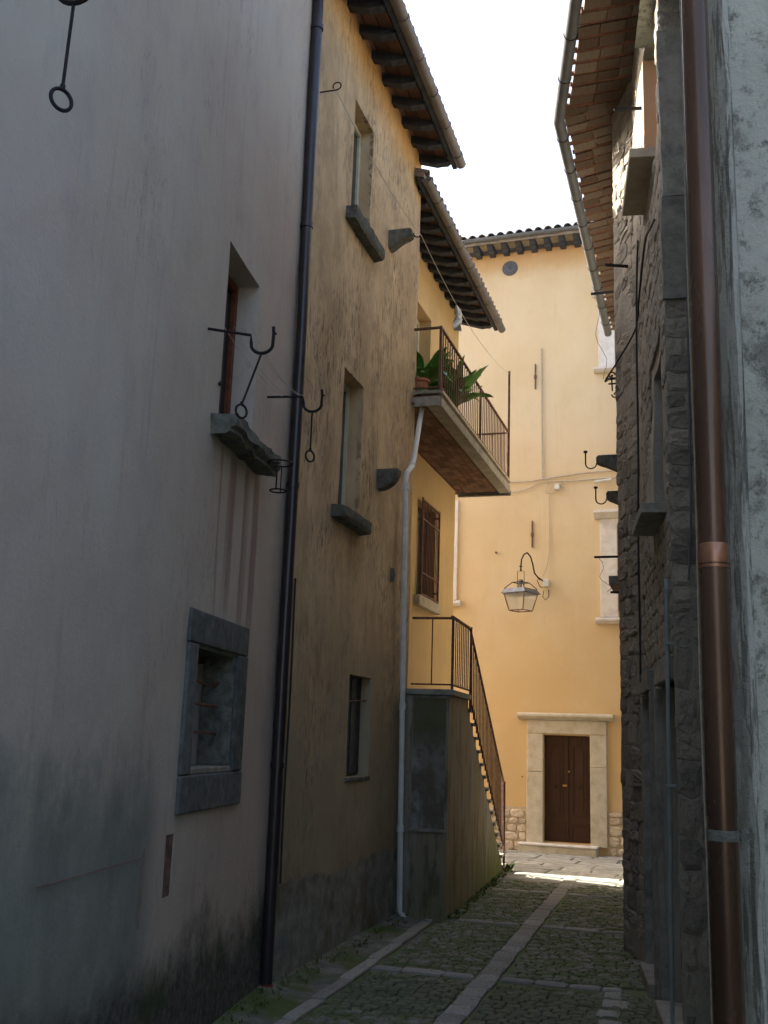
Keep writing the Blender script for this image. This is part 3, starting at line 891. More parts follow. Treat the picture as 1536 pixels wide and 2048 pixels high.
RAF = [.9 - .484 * 2, .9 - .484, .9, 1.39, 1.88, 2.36, 2.85, 3.34, 3.83, 4.31]
def eave(house, rafs, z_wall, over, z_eave, u_end, gut_off, gut_z, gut_u, gmat, raf_w=.12, raf_h=.15, u_beg=-1.0, name="roof"):
    slope = math.atan2(z_wall - z_eave, over)
    roof_run = 3.2
    # roof slab
    mb = MB(); pts = [(-over - .04, z_eave + .055), (-over - .04, z_eave + .13), (roof_run, z_eave + .13 + (over + roof_run) * .33), (roof_run, z_eave + .05 + (over + roof_run) * .33)]
    mb.prism(pts, 'x', u_beg, u_end)
    rf = mb.build(name, M['old_tile'], house)
    k_ = .33
    R = Matrix.Rotation(math.atan(k_), 4, 'X')
    # rafters with shaped ends
    rm = None
    for u in rafs:
        mb = MB()
        mb.prism([(.1, -.02), (-over + .1, -.02), (-over + .02, -.055), (-over + .05, -.10), (-over + .13, -.12), (-over + .2, -raf_h), (.1, -raf_h)], 'x', -raf_w / 2, raf_w / 2)
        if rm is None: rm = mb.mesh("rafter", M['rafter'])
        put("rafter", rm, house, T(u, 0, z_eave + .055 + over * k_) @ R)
    # terracotta soffit between rafters
    sm = None
    ed = sorted(rafs)
    for a, b in zip(ed, ed[1:]):
        wd = b - a - raf_w
        for j in range(3):
            mb = MB(); mb.box(-.5, .5, 0, 1, -.022, .0)
            if sm is None: sm = mb.mesh("soffit_tile", M['soffit'])
            y0 = -over + .06 + j * (over + .05) / 3
            put("soffit_tile", sm, house, T((a + b) / 2, 0, z_eave + .05 + over * k_) @ R @ T(0, y0, -.006 + .004 * rnd.uniform(-1, 1)) @ RZ(rnd.uniform(-.6, .6)) @ S3(wd - .005, (over + .05) / 3 - .012, 1))
    # batten along the eave edge
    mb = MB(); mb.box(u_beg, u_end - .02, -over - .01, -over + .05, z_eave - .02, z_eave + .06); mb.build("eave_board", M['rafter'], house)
    # gutter
    mb = MB(); half_gutter(mb, [(u_beg, -gut_off, gut_z), (gut_u, -gut_off, gut_z)], .075)
    gt = mb.build("gutter", gmat, house, smooth=True)
    u = u_beg + .6
    mb = MB()
    while u < gut_u:
        strap_ring(mb, (u, -gut_off, gut_z), (1, 0, 0), .079); u += .75
    mb.build("gutter_strap", M['gutter'], gt)
    # tile ends seen above the gutter
    cm = coppo_mesh("roof_tile", M['old_tile'], .085, .45)
    u = u_beg + .1
    while u < u_end:
        for j in range(2):
            put("roof_tile", cm, rf, T(u, -over - .07 + .36 * j * cos(math.atan(k_)), z_eave + .135 + .36 * j * sin(math.atan(k_))) @ R @ T(rnd.uniform(-.008, .008), 0, .012 * j) @ RZ(rnd.uniform(-2, 2)))
        u += .205
    return rf
eave(och, RAF, 10.6, .52, 10.44, 4.47, .60, 10.46, 4.40, M['gutter'])

# ================================================================== TAN HOUSE (beyond)
tan = thing("tan_house", "tan plastered house with balcony and stairs beyond the ochre house", "house", FT.M)
DW = (2.2, 3.12, 6.93, 9.30, 0.3); GW = (2.62, 3.74, 4.46, 6.02, 0.2)
wall_mesh(0, 5.2, -0.1, 10.25, [DW, GW], 0.3, 0.014, 7.0, (5, 5)).build("wall", M['tan'], tan)
m = MB(); m.box(2.202, 2.3, .1, .2, 6.94, 9.29); m.box(3.03, 3.118, .2, .28, 6.94, 9.29); m.box(2.3, 3.03, .2, .28, 9.2, 9.29); m.box(2.3, 3.03, .22, .28, 6.94, 7.5)
dr = m.build("balcony_door", M['white_wood'], tan)
m = MB(); m.box(2.3, 3.03, .24, .25, 7.5, 9.2); m.build("pane", M['glass'], dr)
# iron window grille
m = MB(); m.box(2.63, 3.73, .15, .19, 4.47, 6.01); gwin = m.build("window", M['glass'], tan)
m = MB()
for x in (2.62, 3.72): m.box(x, x + .035, -.09, -.065, 4.42, 6.04)
for z in (4.45, 5.99): m.box(2.655, 3.72, -.09, -.065, z, z + .03)
m.box(2.655, 3.72, -.086, -.07, 4.8, 4.825); m.box(2.655, 3.72, -.086, -.07, 5.68, 5.705)
for z in (4.6, 5.9): m.box(3.72, 3.75, -.09, .02, z, z + .03)
gr = m.build("grille_frame", M['rust'], gwin)
bm_ = MB(); bm_.tube([(0, 0, 4.45), (0, 0, 6.02)], .008, 6); bme = bm_.mesh("bar", M['rust'])
for k in range(11): put("bar", bme, gwin, T(2.73 + .09 * k, -.078, 0))
m = MB(); m.box(2.5, 3.86, -.1, .1, 4.27, 4.44); m.build("sill", M['dressed'], gwin, bevel=.01)
eave(tan, [.1 + .40 * k for k in range(14)], 10.2, .70, 10.02, 5.5, .78, 10.05, 5.55, M['gutter'], .13, .15, -.2)

# balcony
BL = 5.35
bal = thing("balcony", "long stone balcony with rusty railing on the tan house", "balcony", FT.M)
m = MB(); m.box(.12, BL, -.93, .0, 6.77, 6.90); m.build("slab", M['terr_under'] if 'terr_under' in M else mat_wall("brown balcony soffit", (0.15, 0.085, 0.055), (0.21, 0.12, 0.075), (0.09, 0.05, 0.035), 0.3, 30, 0.5), bal)
u = .10; k = 0
while u < BL - .05:
    l = min(.95, BL + .02 - u)
    m = MB(); m.box(u, u + l - .008, -1.0, -.80, 6.72, 6.86); m.build("edge_stone", M['concrete'], bal, bevel=.006)
    m = MB(); m.box(u, u + l - .008, -1.02, -.70, 6.905, 6.945); m.build("paving_edge", M['dressed'], bal, bevel=.004)
    u += l
m = MB(); m.box(.06, .098, -.98, 0, 6.72, 6.86); m.build("end_stone", M['concrete'], bal, bevel=.006)
m = MB(); m.box(.06, .098, -1.0, 0, 6.905, 6.945); m.build("end_paving", M['concrete'], bal)
sbm = MB(); sbm.box(-.5, .5, -.5, .5, -.01, .01); sbm = sbm.mesh("soffit_brick", mat_piece("brown soffit brick", (0.13, 0.075, 0.05), (0.25, 0.15, 0.10), 9, .7, .95, (.07, .045, .035), .6, .01))
y = -.75; j = 0
while y < -.03:
    x = .15 - .14 * (j % 2); 
    while x < BL - .1:
        put("soffit_brick", sbm, bal, T(x + .14, y + .06, 6.766 + rnd.uniform(-.004, .004)) @ RZ(rnd.uniform(-1.5, 1.5)) @ RX(rnd.uniform(-1.5, 1.5)) @ S3(.268, .112, 1)); x += .28
    y += .12; j += 1
m = MB(); m.box(BL + .022, BL + .10, -1.0, -.0, 6.69, 6.78); m.build("end_gutter", M['gutter_blue'], bal)
def rail_line(parent, P0, P1, zr, zb, spacing, r=.0085, top=(.018, .014), name="baluster", ends=True):
    """straight rail from P0 to P1 (x,y) with balusters as pieces"""
    P0, P1 = Vector((*P0, 0)), Vector((*P1, 0)); d = P1 - P0; L = d.length; d.normalize()
    ang = math.degrees(math.atan2(d.y, d.x))
    mb = MB(); MM = Matrix.Translation(P0) @ RZ(ang)
    mb.box(-.01, L + .01, -top[0], top[0], zr - top[1], zr + top[1], MM); mb.build("top_rail", M['rust'], parent)
    mb = MB(); mb.box(-.01, L + .01, -.014, .014, zb - .01, zb + .01, MM); mb.build("bottom_rail", M['rust'], parent)
    bb = MB(); bb.tube([(0, 0, zb), (0, 0, zr)], r, 6); me = bb.mesh(name, M['rust'])
    n_ = int(L / spacing)
    for k in range(1, n_):
        p = P0 + d * (L * k / n_); put(name, me, parent, T(p.x, p.y, 0))
rail_line(bal, (.10, -.97), (BL, -.97), 7.88, 7.00, .135)
rail_line(bal, (.10, -.97), (.10, -.02), 7.88, 7.00, .32)
rail_line(bal, (BL, -.97), (BL, -.02), 7.88, 7.00, .14)
for (x, y, z1) in ((.10, -.97, 7.9), (BL, -.97, 9.1), (BL, -.02, 7.9), (2.8, -.97, 7.88)):
    m = MB(); m.box(x - .018, x + .018, y - .018, y + .018, 6.945, z1); m.build("post", M['rust'], bal)

# plants in pots
def leaf_mesh(L, wd, bend, seed):
    """Broad lance-shaped leaf on a short stalk, arching outwards."""
    r = random.Random(seed); mb = MB(); n = 12
    px = pz = 0.0
    for k in range(n + 1):
        t_ = k / n
        blade = max(0.0, (t_ - .22) / .78)
        w_ = .007 + wd * (sin(pi * blade ** .8) if 0 < blade < 1 else 0) * (1 - .25 * blade)
        ang = RAD(84 - 115 * bend * t_ ** 1.35)
        if k:
            px += L / n * cos(ang); pz += L / n * sin(ang)
        f = .22 * w_ + .012 * sin(t_ * 17 + seed)
        mb.v += [(px - f * .3, -w_, pz + f), (px, 0, pz), (px - f * .3, w_, pz + .22 * w_ + .012 * sin(t_ * 15 + seed * 2))]
    for k in range(n):
        for j in range(2):
            a = k * 3 + j; mb.f.append((a, a + 1, a + 4, a + 3))
    return mb.mesh("leaf", M['leaf'], True)
def potted(label, u, off, z, n, h, seed, group=None):
    t = thing("potted_plant", label, "plant", FT.at(u, off, z), group)
    m = MB(); prof = [(.10, 0), (.125, .2), (.145, .2), (.145, .24), (.125, .24), (.11, .2)]
    for k in range(len(prof) - 1):
        for j in range(14):
            a, b = 2 * pi * j / 14, 2 * pi * (j + 1) / 14
            (r0, z0), (r1, z1) = prof[k], prof[k + 1]
            m.quad((r0 * cos(a), r0 * sin(a), z0), (r0 * cos(b), r0 * sin(b), z0), (r1 * cos(b), r1 * sin(b), z1), (r1 * cos(a), r1 * sin(a), z1))
    m.build("pot", M['terracotta'], t, smooth=True)
    m = MB(); m.tube([(0, 0, .01), (0, 0, .2)], .112, 14); m.build("soil", M['ground'], t)
    r = random.Random(seed)
    ms = [leaf_mesh(h * f, .085 * f2, bd, seed + q) for q, (f, f2, bd) in enumerate(((1, 1, .35), (.9, 1.1, .7), (1.1, .9, .25), (.85, 1, .95), (1.0, 1.1, .55)))]
    for k in range(n):
        a = 360 * k / n + r.uniform(-14, 14)
        put("leaf", ms[k % 5], t, T(.03 * cos(RAD(a)), .03 * sin(RAD(a)), .2) @ RZ(a) @ RY(r.uniform(-6, 26)) @ RX(r.uniform(-14, 14)) @ S3(*(r.uniform(.8, 1.1),) * 3))
potted("upright broad leaved plant in pot at the near end of the balcony", .75, .50, 6.95, 46, .82, 11)
potted("drooping broad leaved plant in pot leaning through the balcony railing", 1.75, .72, 6.95, 46, .80, 23)
potted("small terracotta pot by the wall at the balcony end", .30, .62, 6.95, 5, .25, 31)

# white downpipe under the balcony
t = thing("downpipe", "white plastic downpipe bending from the balcony down the ochre wall", "downpipe", FO.M)
m = MB(); m.tube([(4.42, -.10, 6.74), (4.36, -.09, 6.55), (4.10, -.09, 5.93), (4.02, -.09, 5.8), (3.80, -.08, 5.66), (3.74, -.08, 5.55), (3.78, -.08, 4.6), (3.90, -.08, 2.68), (3.98, -.08, 1.2), (4.05, -.08, .1), (4.10, -.14, .04)], .036, 12); m.build("pipe", M['white_pipe'], t, smooth=True)
for (x, z) in ((4.03, 5.82), (3.745, 5.45), (3.91, 2.6), (3.985, 1.1)):
    m = MB(); m.tube([(x, -.08, z - .04), (x, -.08, z + .04)], .046, 12); m.build("collar", M['white_pipe'], t, smooth=True)

# washing line and the cloth on it
P1 = FO.pt(.12, .19, 8.88); P2 = FO.pt(2.94, .42, 8.60); P3 = FT.pt(BL, .97, 9.05)
m = MB(); m.tube([P1.lerp(P2, k / 8) - Vector((0, 0, .1 * 4 * k / 8 * (1 - k / 8))) for k in range(9)], .0045, 5)
m.tube([P2.lerp(P3, k / 14) - Vector((0, 0, .25 * 4 * k / 14 * (1 - k / 14))) for k in range(15)], .0045, 5)
o = m.build("washing_line", M['string']); tag(o, "long washing line from the curled hook across to the balcony post", "washing line")
cl = bmesh.new(); CLP = P2.lerp(P3, .33) - Vector((0, 0, .23)); dL = (P3 - P2).normalized()
gd = []
for i in range(9):
    row = []
    for j in range(9):
        s_ = (i / 8 - .5) * .34 * (1 - .35 * (j / 8)) ; dn = j / 8 * (.30 + .1 * sin(i * 1.7))
        p = CLP + dL * s_ + Vector((.06 * sin(i * 1.9 + j * .5) * (j / 8 + .2), .05 * cos(i * 1.3 + j), .015 - dn))
        row.append(cl.verts.new(p))
    gd.append(row)
for i in range(8):
    for j in range(8): cl.faces.new((gd[i][j], gd[i + 1][j], gd[i + 1][j + 1], gd[i][j + 1]))
me = bpy.data.meshes.new("cloth"); cl.to_mesh(me); cl.free()
for p_ in me.polygons: p_.use_smooth = True
me.materials.append(mat_simple("white peg bag cloth", (0.6, 0.6, 0.58), 0.9, 0, .12, 9, .3))
o = put("cloth", me); sm_ = o.modifiers.new("thick", 'SOLIDIFY'); sm_.thickness = .006
tag(o, "crumpled white cloth pegged on the washing line below the eave", "cloth")

# ================================================================== OUTSIDE STAIRCASE
def panel_extra(n, c, big, med):
    v = n.noise((3, 3, 2.2), 6, 0.7, (7, 1, 2))
    c = n.mix(n.band(v, 0.42, 0.6), (0.13, 0.115, 0.085), c)
    top = n.math('ADD', n.z("Z"), n.math('MULTIPLY', v, 1.2))
    return n.mix(n.band(top, 2.6, 3.0, 0, .85), c, (0.10, 0.10, 0.045))
sta = thing("staircase", "mossy plastered outside staircase with thin iron railing", "staircase", FS.M)
m = MB()
prof = [(.05, -.05), (.05, 2.76), (1.50, 2.76)]
NS = 14; TR = .29; RI = .193
m.prism(prof + [(1.50, 2.60), (1.50 + NS * TR + .02, -.05)], 'y', .0, 1.12)
m.build("wall", M['stair'], sta)
# front face of the pier with its shallow blind opening
FN = Frame(tuple(FS.pt(.0, 0, 0)[:2]), 94.8)
MF = FS.M.inverted() @ FN.M
wm = wall_mesh(-1.1, 0.0, -.05, 2.76, [(-.47, -.035, 1.10, 2.73, .012)], .2, .006, 3.0, (.05, .05), False)
wm.build("front_wall", M['stair'], sta, MF)
m = MB(); m.box(-.47, -.035, .006, .0115, 1.101, 2.729); m.build("blind_panel", mat_wall("grey lime patch", (0.13, 0.12, 0.095), (0.36, 0.37, 0.36), (0.09, 0.08, 0.055), .5, 20, .6, panel_extra), sta, MF)
m = MB(); m.box(-.48, -.02, -.035, .02, 1.06, 1.10); m.build("ledge", M['concrete'], sta, MF, bevel=.006)
m = MB(); m.box(-.03, 1.54, -.05, 1.1, 2.765, 2.84); m.build("landing_slab", M['slab'], sta, bevel=.01)
for k in range(NS):
    x0 = 1.50 + k * TR; z1 = 2.84 - (k + 1) * RI
    m = MB(); m.box(x0, x0 + TR + .03, -.045, 1.08, z1 - .045, z1); m.build("step", M['slab'] if k < 6 else M['concrete'], sta, bevel=.006)
    m = MB(); m.box(x0 - .0, x0 + .03, .03, 1.07, z1, z1 + RI - .047)
    m.box(x0 + .031, x0 + TR, .02, 1.06, max(z1 - .36, -.05), z1 - .047); m.build("riser", M['stair'], sta)
# railing
rail_line(sta, (.0, -.02), (.0, .50), 3.76, 2.90, .19)
rail_line(sta, (.0, -.02), (1.46, -.02), 3.78, 2.90, .135)
m = MB(); xs = 1.46; xe = 5.30
za = lambda x: 3.78 - (x - xs) * (3.78 - 1.50) / (xe - xs)
zs_ = lambda x: 2.70 - (x - xs) * .615
m.tube([(xs, -.02, za(xs)), (xe, -.02, za(xe))], .018, 8); m.build("handrail", M['rust'], sta)
m = MB(); m.tube([(xs, -.055, zs_(xs)), (xe, -.055, zs_(xe))], .012, 6); m.build("lower_rail", M['rust'], sta)
x = xs + .15
while x < xe - .05:
    m = MB(); m.tube([(x, -.035, zs_(x) - .02), (x, -.022, za(x))], .0085, 6); m.build("baluster", M['rust'], sta); x += .15
for (x, z0, z1) in ((0, 2.84, 3.78), (xs, 2.6, 3.8), (xe, .05, 1.53)):
    m = MB(); m.box(x - .016, x + .016, -.05, -.018, z0, z1); m.build("post", M['rust'], sta)

# ================================================================== PEACH HOUSE across the end
pea = thing("peach_house", "bright peach house closing the end of the alley", "house", FF.M)
DO = (-.33, .645, .22, 2.375, .18)
UW = (1.27, 2.2, 10.58, 12.0, .2); MWd = (1.26, 2.2, 4.98, 6.85, .2); LWd = (-3.42, -2.635, 5.38, 7.4, .2)
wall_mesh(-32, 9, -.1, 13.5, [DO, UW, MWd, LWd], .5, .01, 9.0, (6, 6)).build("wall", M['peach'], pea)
# rubble plinth left and right of the door, stone by stone
PR = rock_meshes("stone", M['pale_stone'], 8, 12, .10, 4.5)
plm = mat_simple("pale mortar", (0.46, 0.37, 0.24), .95, 0, .15, 14, .4)
for (a, b) in ((-3.0, -.68), (.99, 3.0)):
    m = MB(); m.box(a, b, -.012, .05, -.05, .885); pl = m.build("plinth", plm, pea)
    z = 0.0
    while z < .84:
        h = min(rnd.uniform(.12, .22), .88 - z); x = a + .02
        while x < b - .08:
            l = min(rnd.uniform(.16, .36), b - x)
            put("stone", PR[rnd.randrange(8)], pl, T(x + l / 2, -.011, z + h / 2) @ S3(l - .022, .03, h - .022)); x += l
        z += h
# door surround
for nm, a in (("jamb_stone", (-.675, -.332, 1.62, 2.40)), ("jamb_stone", (-.675, -.332, .17, 1.615)), ("jamb_stone", (.647, .985, 1.75, 2.40)), ("jamb_stone", (.647, .985, .17, 1.745)), ("lintel_stone", (-.675, .985, 2.405, 2.68))):
    m = MB(); m.box(a[0], a[1], -.06, .02, a[2], a[3]); m.build(nm, M['dressed'], pea, bevel=.01)
m = MB(); m.prism([(0.0, 2.685), (-.07, 2.685), (-.11, 2.71), (-.16, 2.735), (-.19, 2.76), (-.19, 2.80), (-.17, 2.83), (0, 2.83)], 'x', -.86, 1.14); m.build("door_cornice", M['dressed'], pea, bevel=.006)
m = MB(); m.box(-.78, .80, -.34, .0, -.05, .155); m.build("doorstep", M['dressed'], pea, bevel=.012)
m = MB(); m.box(-.80, .82, -.36, -.04, .157, .20); m.build("step_edge", M['white_stone'], pea, bevel=.015)
# two door leaves
for s_, (a, b) in enumerate(((-.325, .155), (.165, .64))):
    m = MB(); m.box(a, b, .10, .14, .23, 2.37); lf = m.build("door", M['door'], pea)
    for (x0, x1, z0, z1) in ((a + .09, b - .09, .75, 2.17), (a + .07, b - .05, .28, .60)):
        m = MB(); mw = .022
        m.box(x0, x1, .085, .10, z1 - mw, z1); m.box(x0, x1, .085, .10, z0, z0 + mw); m.box(x0, x0 + mw, .085, .10, z0 + mw, z1 - mw); m.box(x1 - mw, x1, .085, .10, z0 + mw, z1 - mw)
        m.box(x0 + .07, x1 - .07, .088, .10, z0 + .09, z1 - .09); m.build("panel", M['door'], lf)
    m = MB(); m.ring(((a + b) / 2 + (.02 if s_ else -.0), .08, 1.33), .03, .006, (1, 0, 0), (0, 0, 1)); m.build("knocker", M['iron'], lf)
m = MB(); m.box(.15, .175, .08, .10, .23, 2.37); m.build("meeting_strip", M['door'], lf)
m = MB(); m.box(.06, .15, .07, .095, 1.335, 1.375); m.build("letter_plate", M['brass'], lf)
m = MB(); m.tube([(.19, .07, 1.64), (.19, .10, 1.64)], .02, 10); m.build("lock", M['brass'], lf)
# windows with white stone frames on the right
def stone_window(par, W_, sill_z, corn):
    a, b, c, d, dep = W_
    m = MB(); m.box(a - .36, a - .002, -.05, .02, c - .13, d + .13); m.box(b + .002, b + .36, -.05, .02, c - .13, d + .13); m.box(a - .002, b + .002, -.05, .02, d + .002, d + .13)
    wv = m.build("window", M['white_stone'], par, bevel=.008)
    m = MB(); m.prism([(0, c - .14), (-.08, c - .14), (-.16, c - .17), (-.16, c - .21), (-.12, c - .25), (-.05, c - .27), (0, c - .27)], 'x', a - .46, b + .46); m.build("sill", M['white_stone'], wv)
    m = MB(); m.prism([(0, d + .132), (-.06, d + .132), (-.12, d + .19), (-.19, d + .25), (-.19, d + .31), (0, d + .31)], 'x', a - .48, b + .48)
    if corn: m.build("cornice", M['white_stone'], wv)
    m = MB(); m.box(a, a + .07, .05, .1, c, d); m.box(b - .07, b, .05, .1, c, d); m.box(a + .07, b - .07, .05, .1, d - .07, d); m.box((a + b) / 2 - .04, (a + b) / 2 + .04, .05, .1, c, d - .07); m.build("frame", M['rust'], wv)
    m = MB(); m.box(a + .05, b - .05, .11, .12, c, d - .05); m.build("pane", M['glass'], wv)
stone_window(pea, UW, 0, True); stone_window(pea, MWd, 0, True); stone_window(pea, LWd, 0, False)
# round vent
m = MB(); m.tube([(-1.13, -.015, 13.1), (-1.13, .03, 13.1)], .185, 24); v_ = m.build("vent", M['vent'], pea, smooth=True)
m = MB()
for k in range(6):
    a = pi * k / 6; m.box(-.17, .17, -.025, -.017, -.012, .012, T(-1.13, 0, 13.1) @ RY(math.degrees(a)))
m.build("vent_grille", M['lead'], v_)
# eaves: rafters, gutter, tiles
k_ = .33; R = Matrix.Rotation(math.atan(k_), 4, 'X')
m = MB(); m.prism([(-.5, 13.54), (-.5, 13.60), (5, 13.60 + 5.5 * k_), (5, 13.54 + 5.5 * k_)], 'x', -32, 9); rfp = m.build("roof", M['old_tile'], pea)
rm = None
for k in range(-14, 22):
    mb = MB(); mb.prism([(.1, 0), (-.44, 0), (-.46, -.05), (-.38, -.08), (-.34, -.13), (-.26, -.13), (-.22, -.19), (.1, -.19)], 'x', -.065, .065)
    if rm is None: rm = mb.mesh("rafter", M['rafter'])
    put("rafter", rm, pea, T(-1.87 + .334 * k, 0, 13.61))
m = MB(); m.box(-32, 9, -.46, 0, 13.615, 13.625); m.build("eave_board", M['dressed'], pea)
m = MB(); half_gutter(m, [(-32, -.55, 13.66), (9, -.55, 13.66)], .065); m.build("gutter", M['gutter_blue'], pea, smooth=True)
cm = coppo_mesh("roof_tile", M['old_tile'], .10, .45)
for k in range(-10, 18):
    for j in range(3):
        put("roof_tile", cm, rfp, T(-1.9 + .222 * k, -.58 + .34 * j, 13.66 + .34 * j * k_) @ R @ RZ(rnd.uniform(-3, 3)) @ T(0, 0, .01 * j))
# wall anchors
for (u, z) in ((-.52, 10.36), (-.58, 6.70)):
    m = MB(); m.box(u - .013, u + .013, -.03, .0, z - .3, z + .3); m.box(u - .026, u + .026, -.045, .0, z - .05, z + .03); m.build("wall_anchor", M['rust'], pea)
m = MB(); m.tube([(-1.39, -.05, 6.31), (-1.39, .02, 6.31)], .022, 8); m.build("nail", M['rust'], pea)
m = MB(); m.tube([(-.78, -.03, 1.5), (-.78, .02, 1.5)], .015, 6); m.build("nail", M['rust'], pea)
# cables on the peach wall
def cable(label, frame, pts, r, mat, group=None, cat="cable", name="cable", sub=6):
    P = [frame.pt(u, o_, z) for (u, o_, z) in pts]
    out = []
    for i in range(len(P) - 1):
        p0, p1, p2, p3 = P[max(i - 1, 0)], P[i], P[i + 1], P[min(i + 2, len(P) - 1)]
        for k in range(sub):
            t_ = k / sub
            out.append(.5 * ((2 * p1) + (p2 - p0) * t_ + (2 * p0 - 5 * p1 + 4 * p2 - p3) * t_ ** 2 + (3 * p1 - p0 - 3 * p2 + p3) * t_ ** 3))
    out.append(P[-1])
    m = MB(); m.tube(out, r, 6); o = m.build(name, mat, smooth=True); tag(o, label, cat, group); return o
cable("straight grey vertical conduit on the upper peach wall", FF, [(-.38, .03, 11.03), (-.37, .03, 9.5), (-.35, .03, 7.92)], .016, M['pale_cable'], cat="conduit", name="conduit")
cable("upper pale cable running level across the peach wall", FF, [(-3.4, .03, 8.0), (-1.07, .03, 7.90), (-.35, .03, 7.93), (.5, .03, 8.02), (1.6, .03, 8.06)], .014, M['pale_cable'])
cable("lower sagging pale cable across the peach wall", FF, [(-3.4, .03, 7.75), (-1.1, .03, 7.66), (-.35, .03, 7.86), (.3, .03, 7.86), (1.6, .03, 7.9)], .011, M['pale_cable'])
cable("thin cable dropping from junction box to the lantern on the peach wall", FF, [(-.12, .03, 7.78), (-.2, .03, 7.5), (-.19, .02, 6.6), (-.22, .03, 6.1), (-.33, .04, 5.75)], .008, M['pale_cable'])
cable("thin loose loop of cable around the junction box", FF, [(-.22, .03, 7.86), (-.28, .04, 7.65), (-.15, .04, 7.6), (.05, .03, 7.72), (.1, .03, 7.88)], .007, M['pale_cable'])
for (u, z, s_, lab) in ((-.02, 7.74, .065, "small white junction box below the cables on the peach wall"), (-.27, 5.60, .08, "small white box behind the lantern bracket on the peach wall")):
    t = thing("junction_box", lab, "junction box", FF.at(u, 0, z))
    m = MB(); m.box(-s_ * .8, s_ * .8, -.09, 0, -s_, s_); m.build("box", M['box'], t, bevel=.01)
    m = MB(); m.box(-s_ * .7, s_ * .7, -.1, -.091, -s_ * .9, s_ * .9); m.build("lid", M['box'], t)
m = MB(); m.tube([FF.pt(.80, .08, 7.80), FF.pt(1.16, .08, 7.84)], .028, 10); o = m.build("white_tube", M['box'], smooth=True); tag(o, "short white plastic tube lying along the cables on the peach wall", "tube")
# lantern
lan = thing("street_lantern", "hanging four sided glass street lantern on a curved iron bracket", "street lamp", FF.at(-.35, 0, 5.66))
LC = Vector((-.33, -.72, -.38))     # centre of the lamp body in local axes (x along the wall)
arm = [(.02, .02, -.02), (.0, -.12, .0), (-.06, -.22, .04), (-.12, -.30, .12), (-.15, -.36, .32), (-.18, -.44, .46), (-.23, -.55, .53), (-.28, -.64, .48), (-.32, -.70, .36), (-.33, -.72, .22), (-.33, -.72, .10)]
m = MB(); m.tube(arm, .016, 8); m.build("bracket", M['iron'], lan, smooth=True)
m = MB(); m.tube([(.0, -.02, -.16), (-.04, -.12, -.14), (-.08, -.2, -.03), (-.05, -.24, .02), (-.02, -.2, -.02)], .009, 6); m.tube([(.03, -.02, -.22), (.02, -.10, -.36), (.08, -.12, -.44), (.14, -.04, -.36), (.13, 0, -.2)], .008, 6); m.build("scroll", M['iron'], lan, smooth=True)
m = MB(); m.tube([(-.33, -.72, .20), (-.33, -.72, .215)], .035, 10); m.tube([(-.33, -.72, .12), (-.33, -.72, .13)], .03, 10); m.build("collar", M['iron'], lan)
yaw = RZ(-22)
ML = Matrix.Translation(LC) @ yaw
m = MB()
m.tube([(-.085, 0, .10), (-.085, 0, .49), (.085, 0, .47), (.085, 0, .10)], .008, 6); m.build("hanger", M['rust'], lan, ML)
def ring4(s_, z): return [(-s_, -s_, z), (s_, -s_, z), (s_, s_, z), (-s_, s_, z)]
def frustum(mb, s0, z0, s1, z1):
    a, b = ring4(s0, z0), ring4(s1, z1)
    for i in range(4): mb.quad(a[i], a[(i + 1) % 4], b[(i + 1) % 4], b[i])
m = MB(); frustum(m, .305, .0, .24, .10); frustum(m, .295, -.003, .235, .09); m.build("hood", M['lead'], lan, ML)
m = MB()
for i in range(4):
    a = Vector(ring4(.25, .10)[i]); b = Vector(ring4(.13, .235)[i]); m.tube([a, b], .009, 6)
for i in range(4): m.tube([ring4(.13, .235)[i], ring4(.13, .235)[(i + 1) % 4]], .009, 6)
m.build("top_frame", M['iron'], lan, ML)
m = MB(); m.tube([(0, 0, .23), (0, 0, .30)], .05, 12); m.tube([(-.13, 0, .235), (.13, 0, .235)], .01, 6); m.build("chimney", M['lead'], lan, ML)
m = MB(); m.tube([(0, 0, .23), (0, 0, .14), (0, 0, .10)], [.02, .035, .03], 10); m.build("lamp_holder", M['lead'], lan, ML)
m = MB()
for i in range(4):
    m.tube([ring4(.255, -.005)[i], ring4(.175, -.36)[i]], .012, 6)
    m.tube([ring4(.175, -.36)[i], ring4(.175, -.36)[(i + 1) % 4]], .012, 6)
m.build("frame", M['rust'], lan, ML)
for i in range(4):
    m = MB(); a, b = ring4(.25, -.01), ring4(.172, -.352)
    m.quad(a[i], a[(i + 1) % 4], b[(i + 1) % 4], b[i]); o = m.build("pane", M['lamp_glass'], lan, ML)

# ================================================================== STONE HOUSE (right)
sto = thing("stone_house", "dark rubble stone house on the right with tiled overhanging eave", "house", FR.M)
ST = rock_meshes("stone", M['stone'], 14, 21, .2, 6.0)
SWN = (1.3, 2.45, 7.80, 9.4, .3)
D1 = (.3, 1.1, .0, 2.73, .16); D2 = (1.85, 2.80, .0, 2.73, .16); LWN = (1.6, 2.4, 4.26, 5.7, .22)
wall_mesh(0, 3.0, -.1, 10.2, [SWN, D1, D2, LWN], .25, .03, 12.0, (0, 3)).build("wall", M['stonewall'], sto)
MQ = FR.M.inverted() @ FQ.M
wq = wall_mesh(0, 1.04, -.1, 10.2, [], .25, .03, 13.0, (0, 0), False).build("corner_wall", M['stonewall'], sto, MQ)
MSR = FR.M.inverted() @ FSR.M
wall_mesh(0, 7.17, -.1, 10.1, [], .4, .02, 14.0, (5, 0), True).build("far_wall", M['stonewall'], sto, MSR)
